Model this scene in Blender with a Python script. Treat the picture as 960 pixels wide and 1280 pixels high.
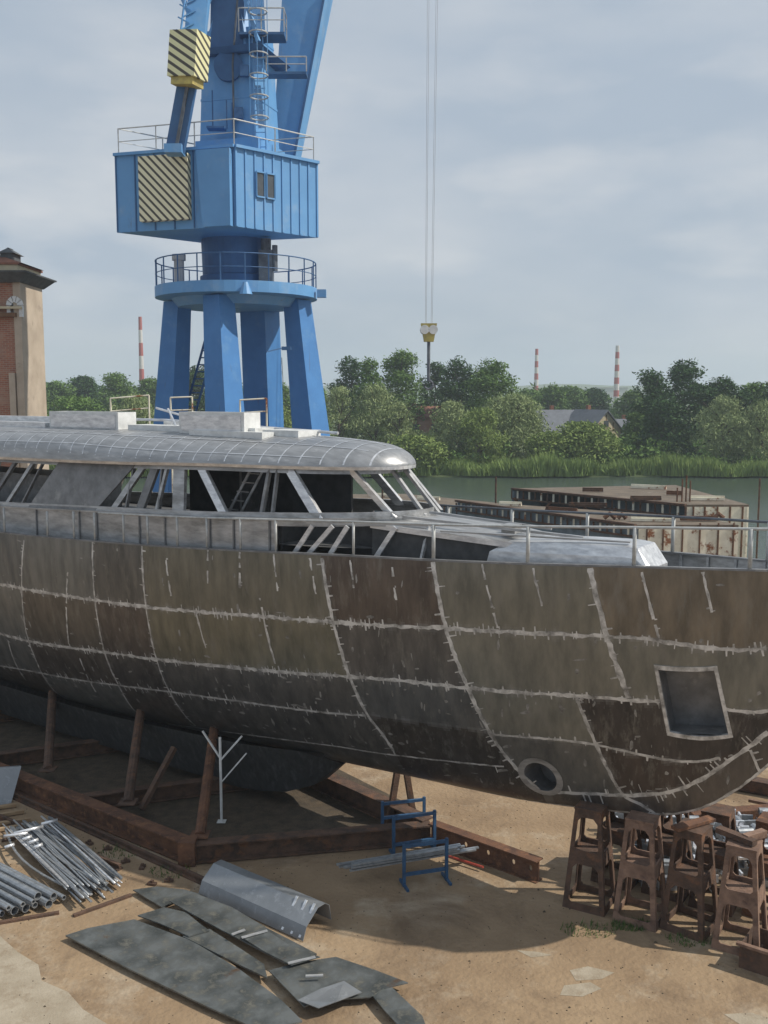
import bpy, bmesh, math, random
from mathutils import Vector, Matrix
from mathutils.geometry import tessellate_polygon
R=math.radians; rnd=random.Random(7)
for o in list(bpy.data.objects): bpy.data.objects.remove(o)
S=bpy.context.scene; C=S.collection

# ---------------- camera ----------------
PIT=R(6.75); F=1250.; HC=10.
cd=bpy.data.cameras.new('camera'); cam=bpy.data.objects.new('camera',cd); C.objects.link(cam)
cam.location=(0,0,HC); cam.rotation_euler=(math.pi/2-PIT,0,0)
cd.sensor_fit='VERTICAL'; cd.sensor_height=24; cd.lens=24*F/1280; cd.clip_start=.1; cd.clip_end=6000
S.camera=cam
# ---------------- light ----------------
SUN_EL=45.5; SUN_AZ=(1.0,-.13)     # direction towards the sun in plan
w=bpy.data.worlds.new('World'); S.world=w; w.use_nodes=True
nt=w.node_tree; nt.nodes.clear()
N=nt.nodes.new; Lk=nt.links.new
out=N('ShaderNodeOutputWorld'); bg=N('ShaderNodeBackground'); bg.inputs[1].default_value=.085
sky=N('ShaderNodeTexSky'); sky.sky_type='NISHITA'; sky.sun_disc=False
sky.sun_elevation=R(SUN_EL); sky.sun_rotation=math.atan2(SUN_AZ[0],SUN_AZ[1]); sky.dust_density=3.; sky.air_density=1.2
tc=N('ShaderNodeTexCoord'); mp=N('ShaderNodeMapping'); mp.inputs['Scale'].default_value=(1.,1.,3.)
n1=N('ShaderNodeTexNoise'); n1.inputs['Scale'].default_value=2.1; n1.inputs['Detail'].default_value=7; n1.inputs['Roughness'].default_value=.55
r1=N('ShaderNodeValToRGB'); r1.color_ramp.elements[0].position=.38; r1.color_ramp.elements[1].position=.72
r1.color_ramp.elements[0].color=(.88,.88,.88,1); r1.color_ramp.elements[1].color=(1,1,1,1)
n2=N('ShaderNodeTexNoise'); n2.inputs['Scale'].default_value=3.4; n2.inputs['Detail'].default_value=6
r2=N('ShaderNodeValToRGB'); r2.color_ramp.elements[0].position=.42; r2.color_ramp.elements[1].position=.75
r2.color_ramp.elements[0].color=(4.2,4.95,5.9,1); r2.color_ramp.elements[1].color=(5.9,6.3,6.8,1)
mx=N('ShaderNodeMix'); mx.data_type='RGBA'
Lk(tc.outputs['Generated'],mp.inputs[0]); Lk(mp.outputs[0],n1.inputs[0]); Lk(mp.outputs[0],n2.inputs[0])
Lk(n1.outputs[0],r1.inputs[0]); Lk(n2.outputs[0],r2.inputs[0])
Lk(r1.outputs[0],mx.inputs[0]); Lk(sky.outputs[0],mx.inputs[6]); Lk(r2.outputs[0],mx.inputs[7])
n3=N('ShaderNodeTexNoise'); n3.inputs['Scale'].default_value=5.5; n3.inputs['Detail'].default_value=8; n3.inputs['Roughness'].default_value=.5; Lk(mp.outputs[0],n3.inputs[0])
r3=N('ShaderNodeMapRange'); r3.inputs[1].default_value=.50; r3.inputs[2].default_value=.74; r3.inputs[3].default_value=0; r3.inputs[4].default_value=.6; Lk(n3.outputs[0],r3.inputs[0])
sx=N('ShaderNodeSeparateXYZ'); Lk(tc.outputs['Generated'],sx.inputs[0])
band=N('ShaderNodeValToRGB'); band.color_ramp.elements[0].position=.03; band.color_ramp.elements[0].color=(0,0,0,1); band.color_ramp.elements[1].position=.11; band.color_ramp.elements[1].color=(1,1,1,1)
e=band.color_ramp.elements.new(.20); e.color=(.8,.8,.8,1); e=band.color_ramp.elements.new(.40); e.color=(.25,.25,.25,1); Lk(sx.outputs['Z'],band.inputs[0])
mu3=N('ShaderNodeMath'); mu3.operation='MULTIPLY'; Lk(r3.outputs[0],mu3.inputs[0]); Lk(band.outputs[0],mu3.inputs[1])
mx2=N('ShaderNodeMix'); mx2.data_type='RGBA'; mx2.inputs[7].default_value=(7.6,7.6,7.6,1); Lk(mu3.outputs[0],mx2.inputs[0]); Lk(mx.outputs[2],mx2.inputs[6])
Lk(mx2.outputs[2],bg.inputs[0]); Lk(bg.outputs[0],out.inputs[0])
sl=bpy.data.lights.new('sun','SUN'); sl.energy=3.4; sl.angle=R(.6); sl.color=(1,.93,.82)
so=bpy.data.objects.new('sun',sl); C.objects.link(so)
sd=Vector((SUN_AZ[0],SUN_AZ[1],0)).normalized()*math.cos(R(SUN_EL))+Vector((0,0,math.sin(R(SUN_EL))))
so.rotation_euler=sd.to_track_quat('Z','Y').to_euler(); so.location=(30,-5,60)
S.view_settings.view_transform='Standard'; S.view_settings.look='None'; S.view_settings.exposure=.27; S.view_settings.gamma=1
S.view_settings.use_curve_mapping=False
S.render.engine='CYCLES'; S.cycles.max_bounces=6; S.cycles.volume_bounces=1

# ---------------- helpers ----------------
cp,sp=math.cos(PIT),math.sin(PIT)
def ray(px,py):
    a=(px-480)/F; b=(640-py)/F
    return Vector((a,cp+b*sp,b*cp-sp))
def at(px,py,Y):
    r=ray(px,py); return Vector((0,0,HC))+r*(Y/r.y)
def gr(px,py,z=0.):
    r=ray(px,py); return Vector((0,0,HC))+r*((z-HC)/r.z)
def col(c): return (c[0],c[1],c[2],1)
def mat(name,c1,c2=None,rough=.6,metal=0.,scale=2.,stretch=(1,1,1),det=6,lo=.35,hi=.65,c3=None,s3=.5,lo3=.55,hi3=.7,bump=0.,bscale=30.,spec=.5,attr=None,c4=None,s4=.2,lo4=.5,hi4=.6,st4=(1,1,1)):
    m=bpy.data.materials.new(name); m.use_nodes=True; t=m.node_tree; p=t.nodes['Principled BSDF']
    n=t.nodes.new; l=t.links.new
    p.inputs['Roughness'].default_value=rough; p.inputs['Metallic'].default_value=metal; p.inputs['Specular IOR Level'].default_value=spec
    tcn=n('ShaderNodeTexCoord'); mpn=n('ShaderNodeMapping'); mpn.inputs['Scale'].default_value=stretch; l(tcn.outputs['Object'],mpn.inputs[0])
    no=n('ShaderNodeTexNoise'); no.inputs['Scale'].default_value=scale; no.inputs['Detail'].default_value=det; no.inputs['Roughness'].default_value=.62; l(mpn.outputs[0],no.inputs[0])
    mr=n('ShaderNodeMapRange'); mr.inputs[1].default_value=lo; mr.inputs[2].default_value=hi; l(no.outputs[0],mr.inputs[0])
    mi=n('ShaderNodeMix'); mi.data_type='RGBA'; l(mr.outputs[0],mi.inputs[0])
    c2=c2 or tuple(x*.8 for x in c1)
    mi.inputs[6].default_value=col(c1); mi.inputs[7].default_value=col(c2)
    if attr:
        a=n('ShaderNodeAttribute'); a.attribute_name=attr
        mu=n('ShaderNodeMix'); mu.data_type='RGBA'; mu.blend_type='MULTIPLY'; mu.inputs[0].default_value=1
        l(mi.outputs[2],mu.inputs[6]); l(a.outputs[0],mu.inputs[7]); last=mu.outputs[2]
    else: last=mi.outputs[2]
    if c3:
        n3=n('ShaderNodeTexNoise'); n3.inputs['Scale'].default_value=s3; n3.inputs['Detail'].default_value=8; n3.inputs['Roughness'].default_value=.7; l(mpn.outputs[0],n3.inputs[0])
        m3=n('ShaderNodeMapRange'); m3.inputs[1].default_value=lo3; m3.inputs[2].default_value=hi3; l(n3.outputs[0],m3.inputs[0])
        i3=n('ShaderNodeMix'); i3.data_type='RGBA'; l(m3.outputs[0],i3.inputs[0]); l(last,i3.inputs[6]); i3.inputs[7].default_value=col(c3); last=i3.outputs[2]
    if c4:
        mp4=n('ShaderNodeMapping'); mp4.inputs['Scale'].default_value=st4; l(tcn.outputs['Object'],mp4.inputs[0])
        n4=n('ShaderNodeTexNoise'); n4.inputs['Scale'].default_value=s4; n4.inputs['Detail'].default_value=9; n4.inputs['Roughness'].default_value=.65; n4.inputs['Distortion'].default_value=.6; l(mp4.outputs[0],n4.inputs[0])
        m4=n('ShaderNodeMapRange'); m4.inputs[1].default_value=lo4; m4.inputs[2].default_value=hi4; l(n4.outputs[0],m4.inputs[0])
        i4=n('ShaderNodeMix'); i4.data_type='RGBA'; l(m4.outputs[0],i4.inputs[0]); l(last,i4.inputs[6]); i4.inputs[7].default_value=col(c4); last=i4.outputs[2]
    l(last,p.inputs['Base Color'])
    if bump:
        bn=n('ShaderNodeTexNoise'); bn.inputs['Scale'].default_value=bscale; bn.inputs['Detail'].default_value=6; l(tcn.outputs['Object'],bn.inputs[0])
        b=n('ShaderNodeBump'); b.inputs['Strength'].default_value=bump; b.inputs['Distance'].default_value=.05; l(bn.outputs[0],b.inputs['Height']); l(b.outputs[0],p.inputs['Normal'])
    return m
def stripes(name,ca,cb,freq,duty=.5,vec=(1,1,1),rough=.5):
    m=bpy.data.materials.new(name); m.use_nodes=True; t=m.node_tree; p=t.nodes['Principled BSDF']; p.inputs['Roughness'].default_value=rough
    n=t.nodes.new; l=t.links.new
    tcn=n('ShaderNodeTexCoord'); d=n('ShaderNodeVectorMath'); d.operation='DOT_PRODUCT'; d.inputs[1].default_value=tuple(v*freq for v in vec); l(tcn.outputs['Object'],d.inputs[0])
    f=n('ShaderNodeMath'); f.operation='FRACT'; l(d.outputs['Value'],f.inputs[0])
    g=n('ShaderNodeMath'); g.operation='GREATER_THAN'; g.inputs[1].default_value=duty; l(f.outputs[0],g.inputs[0])
    mi=n('ShaderNodeMix'); mi.data_type='RGBA'; l(g.outputs[0],mi.inputs[0]); mi.inputs[6].default_value=col(ca); mi.inputs[7].default_value=col(cb); l(mi.outputs[2],p.inputs['Base Color'])
    return m

M={}
M['sand']=mat('sandy_concrete',(.325,.232,.142),(.24,.165,.098),.95,scale=.5,c3=(.40,.325,.235),s3=.42,lo3=.52,hi3=.66,bump=.7,bscale=9,c4=(.17,.115,.07),s4=.45,lo4=.50,hi4=.68)
M['slab']=mat('worn_concrete',(.40,.345,.265),(.31,.26,.19),.9,scale=1.6,c3=(.27,.215,.15),s3=2.2,lo3=.5,hi3=.66,bump=.3,bscale=25)
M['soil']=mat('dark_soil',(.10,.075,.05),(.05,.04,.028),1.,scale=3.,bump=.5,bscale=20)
M['land']=mat('far_grass',(.10,.13,.05),(.06,.085,.03),1.,scale=.2)
M['hull']=mat('bare_plate',(1.50,1.56,1.60),(.84,.90,.96),.36,.6,scale=2.2,stretch=(1.6,1.6,.4),lo=.34,hi=.68,c3=(.24,.24,.225),s3=2.6,lo3=.53,hi3=.80,attr='plate',c4=(.20,.20,.19),s4=2.0,lo4=.60,hi4=.72,st4=(6,6,.35))
M['patch']=mat('grinder_patch',(.34,.34,.33),(.13,.13,.125),.45,.4,scale=5.,lo=.4,hi=.68)
M['weld']=mat('ground_weld',(.70,.71,.71),(.20,.20,.195),.42,.45,scale=4.5,lo=.40,hi=.68)
M['alu']=mat('brushed_aluminium',(.50,.505,.51),(.31,.315,.32),.42,.55,scale=4.,stretch=(.5,2,2),c3=(.20,.20,.19),s3=1.3,lo3=.5,hi3=.7)
M['alu_dark']=mat('dull_aluminium',(.24,.245,.25),(.15,.153,.158),.5,.4,scale=3.,c3=(.32,.32,.31),s3=2.2,lo3=.56,hi3=.7)
M['alu_bright']=mat('bright_aluminium',(.80,.81,.82),(.5,.51,.53),.34,.6,scale=5.,stretch=(.6,2,2))
M['roofalu']=mat('roof_aluminium',(.40,.405,.41),(.27,.275,.28),.38,.55,scale=2.4,stretch=(.5,2,2),c3=(.5,.5,.5),s3=4.,lo3=.56,hi3=.7)
M['white']=mat('white_primer',(.70,.71,.70),(.55,.56,.55),.5,scale=5.)
M['post']=mat('grey_primer',(.50,.51,.50),(.36,.37,.36),.5,.1,scale=8.)
M['inner']=mat('recess_shade',(.075,.078,.08),(.045,.047,.05),.8,scale=4.)  # near-black for openings and undersides: their shade is put into the colour
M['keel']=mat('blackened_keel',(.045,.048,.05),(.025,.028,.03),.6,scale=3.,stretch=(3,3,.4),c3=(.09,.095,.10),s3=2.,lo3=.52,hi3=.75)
M['blue']=mat('crane_blue',(.13,.33,.61),(.11,.29,.55),.5,scale=.8,c3=(.24,.38,.56),s3=1.1,lo3=.52,hi3=.8,c4=(.13,.12,.12),s4=1.3,lo4=.64,hi4=.78,st4=(2.5,2.5,.3))
M['bluedk']=mat('crane_blue_dark_worn',(.05,.14,.30),(.04,.11,.24),.6,scale=1.4,c3=(.10,.06,.04),s3=2.,lo3=.66,hi3=.78)
M['legblue']=mat('crane_leg_shade_blue',(.065,.22,.50),(.05,.18,.43),.55,scale=.8,c3=(.12,.27,.48),s3=1.1,lo3=.55,hi3=.8,c4=(.09,.07,.06),s4=1.5,lo4=.64,hi4=.76,st4=(2.5,2.5,.3))  # crane blue darkened: leg shade and thinner haze put into the colour
M['steel']=mat('grey_steel',(.16,.18,.20),(.09,.10,.12),.55,.4,scale=3.)
M['rust']=mat('rusty_steel',(.17,.08,.042),(.075,.038,.025),.9,scale=3.,c3=(.30,.14,.065),s3=4.,lo3=.55,hi3=.72,bump=.35,bscale=30)
M['rustdk']=mat('dark_rust',(.13,.075,.05),(.055,.036,.027),.9,scale=3.5,c3=(.19,.085,.04),s3=3.,lo3=.55,hi3=.72,bump=.35,bscale=30)
M['rustpink']=mat('primer_rust',(.27,.17,.12),(.13,.08,.058),.88,scale=3.,c3=(.085,.05,.04),s3=3.3,lo3=.55,hi3=.68,bump=.3,bscale=30)
M['rackblue']=mat('rack_blue',(.035,.11,.22),(.02,.06,.13),.5,scale=8.,c3=(.09,.05,.03),s3=5.,lo3=.62,hi3=.72)
M['sheet']=mat('mill_plate',(.20,.215,.215),(.085,.095,.095),.42,.45,scale=2.0,det=9,lo=.4,hi=.6,c3=(.27,.26,.22),s3=4.,lo3=.52,hi3=.70,c4=(.14,.08,.045),s4=1.6,lo4=.62,hi4=.74)
M['sheetlt']=mat('clean_plate',(.28,.295,.31),(.21,.225,.24),.45,.4,scale=1.6,c3=(.34,.36,.38),s3=6.,lo3=.55,hi3=.7)
M['tube']=mat('galvanised_tube',(.40,.42,.44),(.25,.27,.29),.4,.55,scale=9.)
M['tube_bright']=mat('bright_tube',(.85,.86,.88),(.7,.7,.72),.28,.6,scale=8.)
M['wood']=mat('pale_timber',(.42,.30,.18),(.28,.19,.11),.85,scale=2.,stretch=(.3,4,4))
M['brick']=None
M['plaster']=mat('old_plaster',(.50,.42,.33),(.38,.31,.24),.9,scale=.8,c3=(.25,.20,.16),s3=1.3,lo3=.58,hi3=.75)
M['slate']=mat('dark_slate',(.10,.11,.12),(.06,.065,.07),.8,scale=3.)
M['glass']=mat('window_glass',(.10,.115,.13),(.06,.07,.08),.12,scale=1.)
M['cable']=mat('steel_cable',(.42,.44,.47),None,.6,scale=1.)
M['yellow']=stripes('hazard_front',(.74,.70,.48),(.07,.065,.05),2.9,.62)
M['yellow2']=stripes('hazard_box',(.74,.72,.42),(.07,.065,.05),3.1,.6,(.55,.55,1))
M['olive']=mat('hook_yellow',(.55,.46,.13),(.30,.25,.10),.6,scale=2.)
M['mastred']=mat('mast_red',(.42,.10,.09)); M['mastwhite']=mat('mast_white',(.65,.62,.60))
M['reed']=mat('reed_green',(.23,.31,.095),(.12,.18,.05),.9,scale=.12,lo=.3,hi=.7,spec=.1)
M['bark']=mat('bark',(.11,.085,.06),(.06,.045,.035),1.)
M['willow']=mat('willow_leaf',(.31,.37,.17),(.20,.25,.11),.85,scale=.35,lo=.3,hi=.7,spec=.15)
M['leafmid']=mat('mid_leaf',(.15,.24,.065),(.09,.155,.04),.85,scale=.3,lo=.3,hi=.7,spec=.15)
M['leafdark']=mat('dark_leaf',(.065,.125,.04),(.035,.075,.025),.85,scale=.3,lo=.3,hi=.7,spec=.15)
M['leafyel']=mat('olive_leaf',(.24,.31,.09),(.16,.22,.065),.85,scale=.4,lo=.3,hi=.7,spec=.15)
M['bargedeck']=mat('barge_deck',(.17,.135,.10),(.10,.08,.06),.95,scale=1.2,c3=(.26,.23,.19),s3=2.4,lo3=.55,hi3=.7)
M['bargewhite']=mat('barge_white',(.78,.75,.62),(.62,.58,.46),.85,scale=2.,c3=(.24,.095,.04),s3=1.3,lo3=.55,hi3=.62)
M['bargegrey']=mat('barge_grey',(.22,.27,.30),(.13,.16,.18),.7,scale=1.2,c3=(.10,.06,.04),s3=1.6,lo3=.6,hi3=.7)
M['tile']=mat('red_tile',(.26,.11,.07),(.17,.08,.055),.9,scale=3.)
M['greyroof']=mat('grey_roof',(.15,.165,.19),(.11,.12,.14),.8,scale=1.)
M['cream']=mat('cream_render',(.58,.50,.34),(.46,.40,.28),.9,scale=1.)
M['timber']=mat('brown_timber',(.18,.10,.055),None,.8)
M['weed']=mat('weed_green',(.10,.15,.04),(.06,.10,.025),.9,scale=6.)
M['redpaint']=mat('red_cap',(.5,.08,.05),None,.5)
def brickmat():
    m=bpy.data.materials.new('old_brick'); m.use_nodes=True; t=m.node_tree; p=t.nodes['Principled BSDF']; p.inputs['Roughness'].default_value=.92
    n=t.nodes.new; l=t.links.new
    tcn=n('ShaderNodeTexCoord'); mpn=n('ShaderNodeMapping'); mpn.inputs['Rotation'].default_value=(math.pi/2,0,0); l(tcn.outputs['Object'],mpn.inputs[0])
    b=n('ShaderNodeTexBrick'); b.inputs['Scale'].default_value=1.; b.inputs['Brick Width'].default_value=.29; b.inputs['Row Height'].default_value=.1; b.inputs['Mortar Size'].default_value=.012
    b.inputs['Color1'].default_value=(.38,.16,.10,1); b.inputs['Color2'].default_value=(.28,.12,.085,1); b.inputs['Mortar'].default_value=(.34,.26,.2,1); l(mpn.outputs[0],b.inputs[0])
    no=n('ShaderNodeTexNoise'); no.inputs['Scale'].default_value=1.2; no.inputs['Detail'].default_value=8; l(tcn.outputs['Object'],no.inputs[0])
    mr=n('ShaderNodeMapRange'); mr.inputs[1].default_value=.5; mr.inputs[2].default_value=.72; l(no.outputs[0],mr.inputs[0])
    mi=n('ShaderNodeMix'); mi.data_type='RGBA'; l(mr.outputs[0],mi.inputs[0]); l(b.outputs[0],mi.inputs[6]); mi.inputs[7].default_value=(.36,.24,.18,1); l(mi.outputs[2],p.inputs['Base Color'])
    return m
M['brick']=brickmat()

class MB:
    def __init__(s): s.v=[]; s.f=[]; s.mi=[]; s.c=0
    def add(s,vs,fs,mi=0):
        b=len(s.v); s.v+= [tuple(v) for v in vs]; s.f+=[[i+b for i in f] for f in fs]; s.mi+=[mi]*len(fs)
    def quad(s,a,b,c,d,mi=0): s.add([a,b,c,d],[[0,1,2,3]],mi)
    def hexa(s,bot,top,mi=0):
        "bot, top: four points each, same order"
        s.add(list(bot)+list(top),[[3,2,1,0],[4,5,6,7],[0,1,5,4],[1,2,6,5],[2,3,7,6],[3,0,4,7]],mi)
    def box(s,x0,x1,y0,y1,z0,z1,mi=0):
        s.hexa([(x0,y0,z0),(x1,y0,z0),(x1,y1,z0),(x0,y1,z0)],[(x0,y0,z1),(x1,y0,z1),(x1,y1,z1),(x0,y1,z1)],mi)
    def bar(s,a,b,w,h=None,mi=0,up=(0,0,1)):
        a,b=Vector(a),Vector(b); h=h or w; t=(b-a).normalized(); u=Vector(up)
        if abs(t.dot(u))>.98: u=Vector((0,1,0))
        x=t.cross(u).normalized()*(w/2); y=x.cross(t).normalized()*(h/2)
        s.hexa([a-x-y,a+x-y,a+x+y,a-x+y],[b-x-y,b+x-y,b+x+y,b-x+y],mi)
    def tube(s,pts,r,n=8,mi=0,caps=True,r2=None):
        pts=[Vector(p) for p in pts]; rings=[]
        k=len(pts)
        for i,p in enumerate(pts):
            t=(pts[min(i+1,k-1)]-pts[max(i-1,0)]).normalized(); u=Vector((0,0,1)) if abs(t.z)<.95 else Vector((0,1,0))
            x=t.cross(u).normalized(); y=x.cross(t)
            rr=r if r2 is None else r+(r2-r)*i/(k-1)
            rings.append([p+x*rr*math.cos(2*math.pi*j/n)+y*rr*math.sin(2*math.pi*j/n) for j in range(n)])
        b=len(s.v)
        for q in rings: s.v+=[tuple(v) for v in q]
        for i in range(k-1):
            for j in range(n):
                j2=(j+1)%n; s.f.append([b+i*n+j,b+i*n+j2,b+(i+1)*n+j2,b+(i+1)*n+j]); s.mi.append(mi)
        if caps:
            s.f.append([b+j for j in range(n)][::-1]); s.mi.append(mi); s.f.append([b+(k-1)*n+j for j in range(n)]); s.mi.append(mi)
    def pipe(s,a,b,r,t,n=10,mi=0):
        "hollow tube"
        a,b=Vector(a),Vector(b); d=(b-a).normalized(); u=Vector((0,0,1)) if abs(d.z)<.95 else Vector((0,1,0)); x=d.cross(u).normalized(); y=x.cross(d)
        def ring(p,rr): return [p+x*rr*math.cos(2*math.pi*j/n)+y*rr*math.sin(2*math.pi*j/n) for j in range(n)]
        q=[ring(a,r),ring(b,r),ring(b,r-t),ring(a,r-t)]; base=len(s.v)
        for g in q: s.v+=[tuple(v) for v in g]
        for i in range(4):
            for j in range(n):
                j2=(j+1)%n; i2=(i+1)%4; s.f.append([base+i*n+j,base+i*n+j2,base+i2*n+j2,base+i2*n+j]); s.mi.append(mi)
    def plate(s,outer,holes,org,ux,uy,th,mi=0):
        "flat plate with holes; 2-D outlines mapped by org+ux*u+uy*v, thickness th along the normal"
        org,ux,uy=Vector(org),Vector(ux),Vector(uy); nn=ux.cross(uy).normalized()*th
        loops=[outer]+list(holes); flat=[p for l_ in loops for p in l_]
        tri=tessellate_polygon([[Vector((p[0],p[1],0)) for p in l_] for l_ in loops])
        P_=[org+ux*p[0]+uy*p[1] for p in flat]; k=len(P_); b=len(s.v)
        s.v+=[tuple(v) for v in P_]+[tuple(v+nn) for v in P_]
        for t in tri: s.f.append([b+i for i in t]); s.f.append([b+k+i for i in reversed(t)]); s.mi+=[mi,mi]
        o=0
        for l_ in loops:
            m_=len(l_)
            for i in range(m_): i2=(i+1)%m_; s.f.append([b+o+i,b+o+i2,b+k+o+i2,b+k+o+i]); s.mi.append(mi)
            o+=m_
    def build(s,name,mats,parent=None,loc=None,smooth=False,rot=None):
        me=bpy.data.meshes.new(name); me.from_pydata(s.v,[],s.f)
        for m in (mats if isinstance(mats,(list,tuple)) else [mats]): me.materials.append(m)
        if any(s.mi): me.polygons.foreach_set('material_index',s.mi)
        me.update(); bm=bmesh.new(); bm.from_mesh(me); bmesh.ops.recalc_face_normals(bm,faces=bm.faces); bm.to_mesh(me); bm.free()
        if smooth: me.polygons.foreach_set('use_smooth',[True]*len(me.polygons))
        o=bpy.data.objects.new(name,me); C.objects.link(o)
        if parent: o.parent=parent
        if loc is not None: o.location=loc
        if rot is not None: o.rotation_euler=rot
        return o
def tag(o,label=None,cat=None,group=None,kind=None):
    if label: o['label']=label
    if cat: o['category']=cat
    if group: o['group']=group
    if kind: o['kind']=kind
    return o
def thing(name,label,cat,loc=(0,0,0),rz=0,group=None):
    o=bpy.data.objects.new(name,None); C.objects.link(o); o.location=loc; o.rotation_euler=(0,0,rz); o.empty_display_size=.3
    return tag(o,label,cat,group)
def dup(root,loc,rz=0,label=None,cat=None,group=None,scale=None):
    r=root.copy(); C.objects.link(r); r.location=loc; r.rotation_euler=(0,0,rz)
    if scale: r.scale=scale
    if label: r['label']=label
    if group: r['group']=group
    if cat: r['category']=cat
    for ch in list(root.children):
        c=ch.copy(); C.objects.link(c); c.parent=r
        for g in list(ch.children):
            d=g.copy(); C.objects.link(d); d.parent=c
    return r
def centered(mb):
    "shift a mesh so that its origin is its base centre; returns location"
    xs=[v[0] for v in mb.v]; ys=[v[1] for v in mb.v]; z=min(v[2] for v in mb.v)
    c=((min(xs)+max(xs))/2,(min(ys)+max(ys))/2,z); mb.v=[(v[0]-c[0],v[1]-c[1],v[2]-c[2]) for v in mb.v]; return c
def single(mb,name,m,label,cat,group=None,smooth=False,kind=None):
    c=centered(mb); o=mb.build(name,m,None,c,smooth); return tag(o,label,cat,group,kind)

# ---------------- setting ----------------
def slab_poly(pts,z,name,m,th=.0):
    b=MB(); b.add([(p[0],p[1],z) for p in pts],[list(range(len(pts)))]); return tag(b.build(name,m),kind='structure')
QY=49.8
g=MB(); g.add([(-400,-30,0),(400,-30,0),(400,QY,0),(-400,QY,0)],[[0,1,2,3]]); g.add([(-400,QY,0),(400,QY,0),(400,QY,-4),(-400,QY,-4)],[[0,1,2,3]])
tag(g.build('ground',M['sand']),kind='structure')
wm=mat('river_water',(.05,.07,.055),(.04,.06,.045),.2,scale=.05,bump=1.,bscale=1.6)
wm.node_tree.nodes['Bump'].inputs['Distance'].default_value=.10
wb=MB(); wb.add([(-1500,QY-.5,-1.5),(1500,QY-.5,-1.5),(1500,140,-1.5),(-1500,140,-1.5)],[[0,1,2,3]]); tag(wb.build('water',wm),kind='structure')
rb=MB(); rb.add([(-1500,QY-1,-4),(1500,QY-1,-4),(1500,142,-4),(-1500,142,-4)],[[0,1,2,3]]); tag(rb.build('river_bed',M['soil']),kind='structure')
lb=MB(); YS=[137,138.2,141,160,300,900,3000]; ZS=[-4.5,-1.4,-.7,-.3,0,2,4]
for i in range(len(YS)-1):
    lb.add([(-3000,YS[i],ZS[i]),(3000,YS[i],ZS[i]),(3000,YS[i+1],ZS[i+1]),(-3000,YS[i+1],ZS[i+1])],[[0,1,2,3]])
tag(lb.build('far_bank',M['land']),kind='structure')
hb_=MB(); n=60
for i in range(n):
    def hz(k): return 14+12*math.sin(k*.21+1)+6*math.sin(k*.53)+3*math.sin(k*1.3)
    x0=-1600+3200*i/n; x1=-1600+3200*(i+1)/n
    hb_.add([(x0,1500,2),(x1,1500,2),(x1,1650,max(4,hz(i+1))),(x0,1650,max(4,hz(i)))],[[0,1,2,3]]); hb_.add([(x0,1650,max(4,hz(i))),(x1,1650,max(4,hz(i+1))),(x1,1900,2),(x0,1900,2)],[[0,1,2,3]])
tag(hb_.build('hills',M['land']),kind='structure')
# worn concrete apron at the lower left, broken edge
ap=[gr(*p) for p in [(-60,1172),(0,1170),(22,1190),(48,1206),(52,1226),(85,1240),(104,1262),(150,1290),(190,1330),(-60,1400)]]
slab_poly(ap,.004,'concrete_apron',M['slab'])
for q in ([(712,1213),(735,1208),(768,1216),(752,1224),(720,1226)],[(705,1232),(738,1228),(752,1236),(728,1246),(700,1244)],[(905,1268),(940,1266),(975,1278),(930,1284)],[(646,1188),(672,1190),(690,1194),(664,1197)]):
    slab_poly([gr(*p) for p in q],.004,'worn_patch',M['slab'])
# dark soil sheet that paints deeper shade on the ground under the hull
slab_poly([gr(*p) for p in [(-300,900),(-60,860),(60,862),(200,880),(420,960),(470,985),(520,1010),(525,1042),(240,1062),(120,1015),(20,965),(-200,930)]],.004,'hull_shade_soil',M['soil'])

# ---------------- yacht ----------------
SB=[(0,0),(1,.3),(2.04,.6),(3.96,1.02),(5.94,1.36),(7.86,1.64),(9.7,1.87),(11.6,2.07),(15.4,2.35),(20.9,2.55),(27,2.5),(34,2.1)]
SZ=[(0,7.1),(2.04,7.02),(3.96,6.94),(5.94,6.84),(7.86,6.76),(9.7,6.70),(11.6,6.62),(15.4,6.47),(20.9,6.35),(34,6.3)]
SK=[(0,7.0),(.3,6.0),(.75,5.0),(1.2,4.2),(1.73,3.43),(2.4,2.72),(2.97,2.3),(3.58,2.05),(5.04,1.8),(6.83,1.6),(9.3,1.5),(14,1.32),(20,1.1),(27,1.2),(34,2.2)]
SM=[(0,1.0),(2,1.1),(4,1.25),(8,1.7),(12,2.0),(34,2.1)]
SQ=[(0,1.0),(2,1.1),(4,1.3),(8,1.6),(12,1.8),(34,1.9)]
def itp(T,s):
    "monotone-ish cubic interpolation through a table"
    n=len(T)
    if s<=T[0][0]: return T[0][1]
    if s>=T[-1][0]: return T[-1][1]
    i=0
    while T[i+1][0]<s: i+=1
    x0,y0=T[i]; x1,y1=T[i+1]; h=x1-x0
    d=(y1-y0)/h
    def sl(j):
        if j==0: return (T[1][1]-T[0][1])/(T[1][0]-T[0][0])
        if j==n-1: return (T[-1][1]-T[-2][1])/(T[-1][0]-T[-2][0])
        a=(T[j][1]-T[j-1][1])/(T[j][0]-T[j-1][0]); b=(T[j+1][1]-T[j][1])/(T[j+1][0]-T[j][0])
        return 0 if a*b<=0 else 2*a*b/(a+b)
    m0,m1=sl(i),sl(i+1); t=(s-x0)/h
    return (2*t**3-3*t*t+1)*y0+(t**3-2*t*t+t)*h*m0+(3*t*t-2*t**3)*y1+(t**3-t*t)*h*m1
def hb(s,h):
    b=itp(SB,s); zk=itp(SK,s); zs=itp(SZ,s)
    m=itp(SM,s); q=itp(SQ,s)
    return b*(1-(1-h)**m)**(1/q), zk+(zs-zk)*h
TH=R(36); PB=Vector((8.21,16.06,0))
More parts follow.
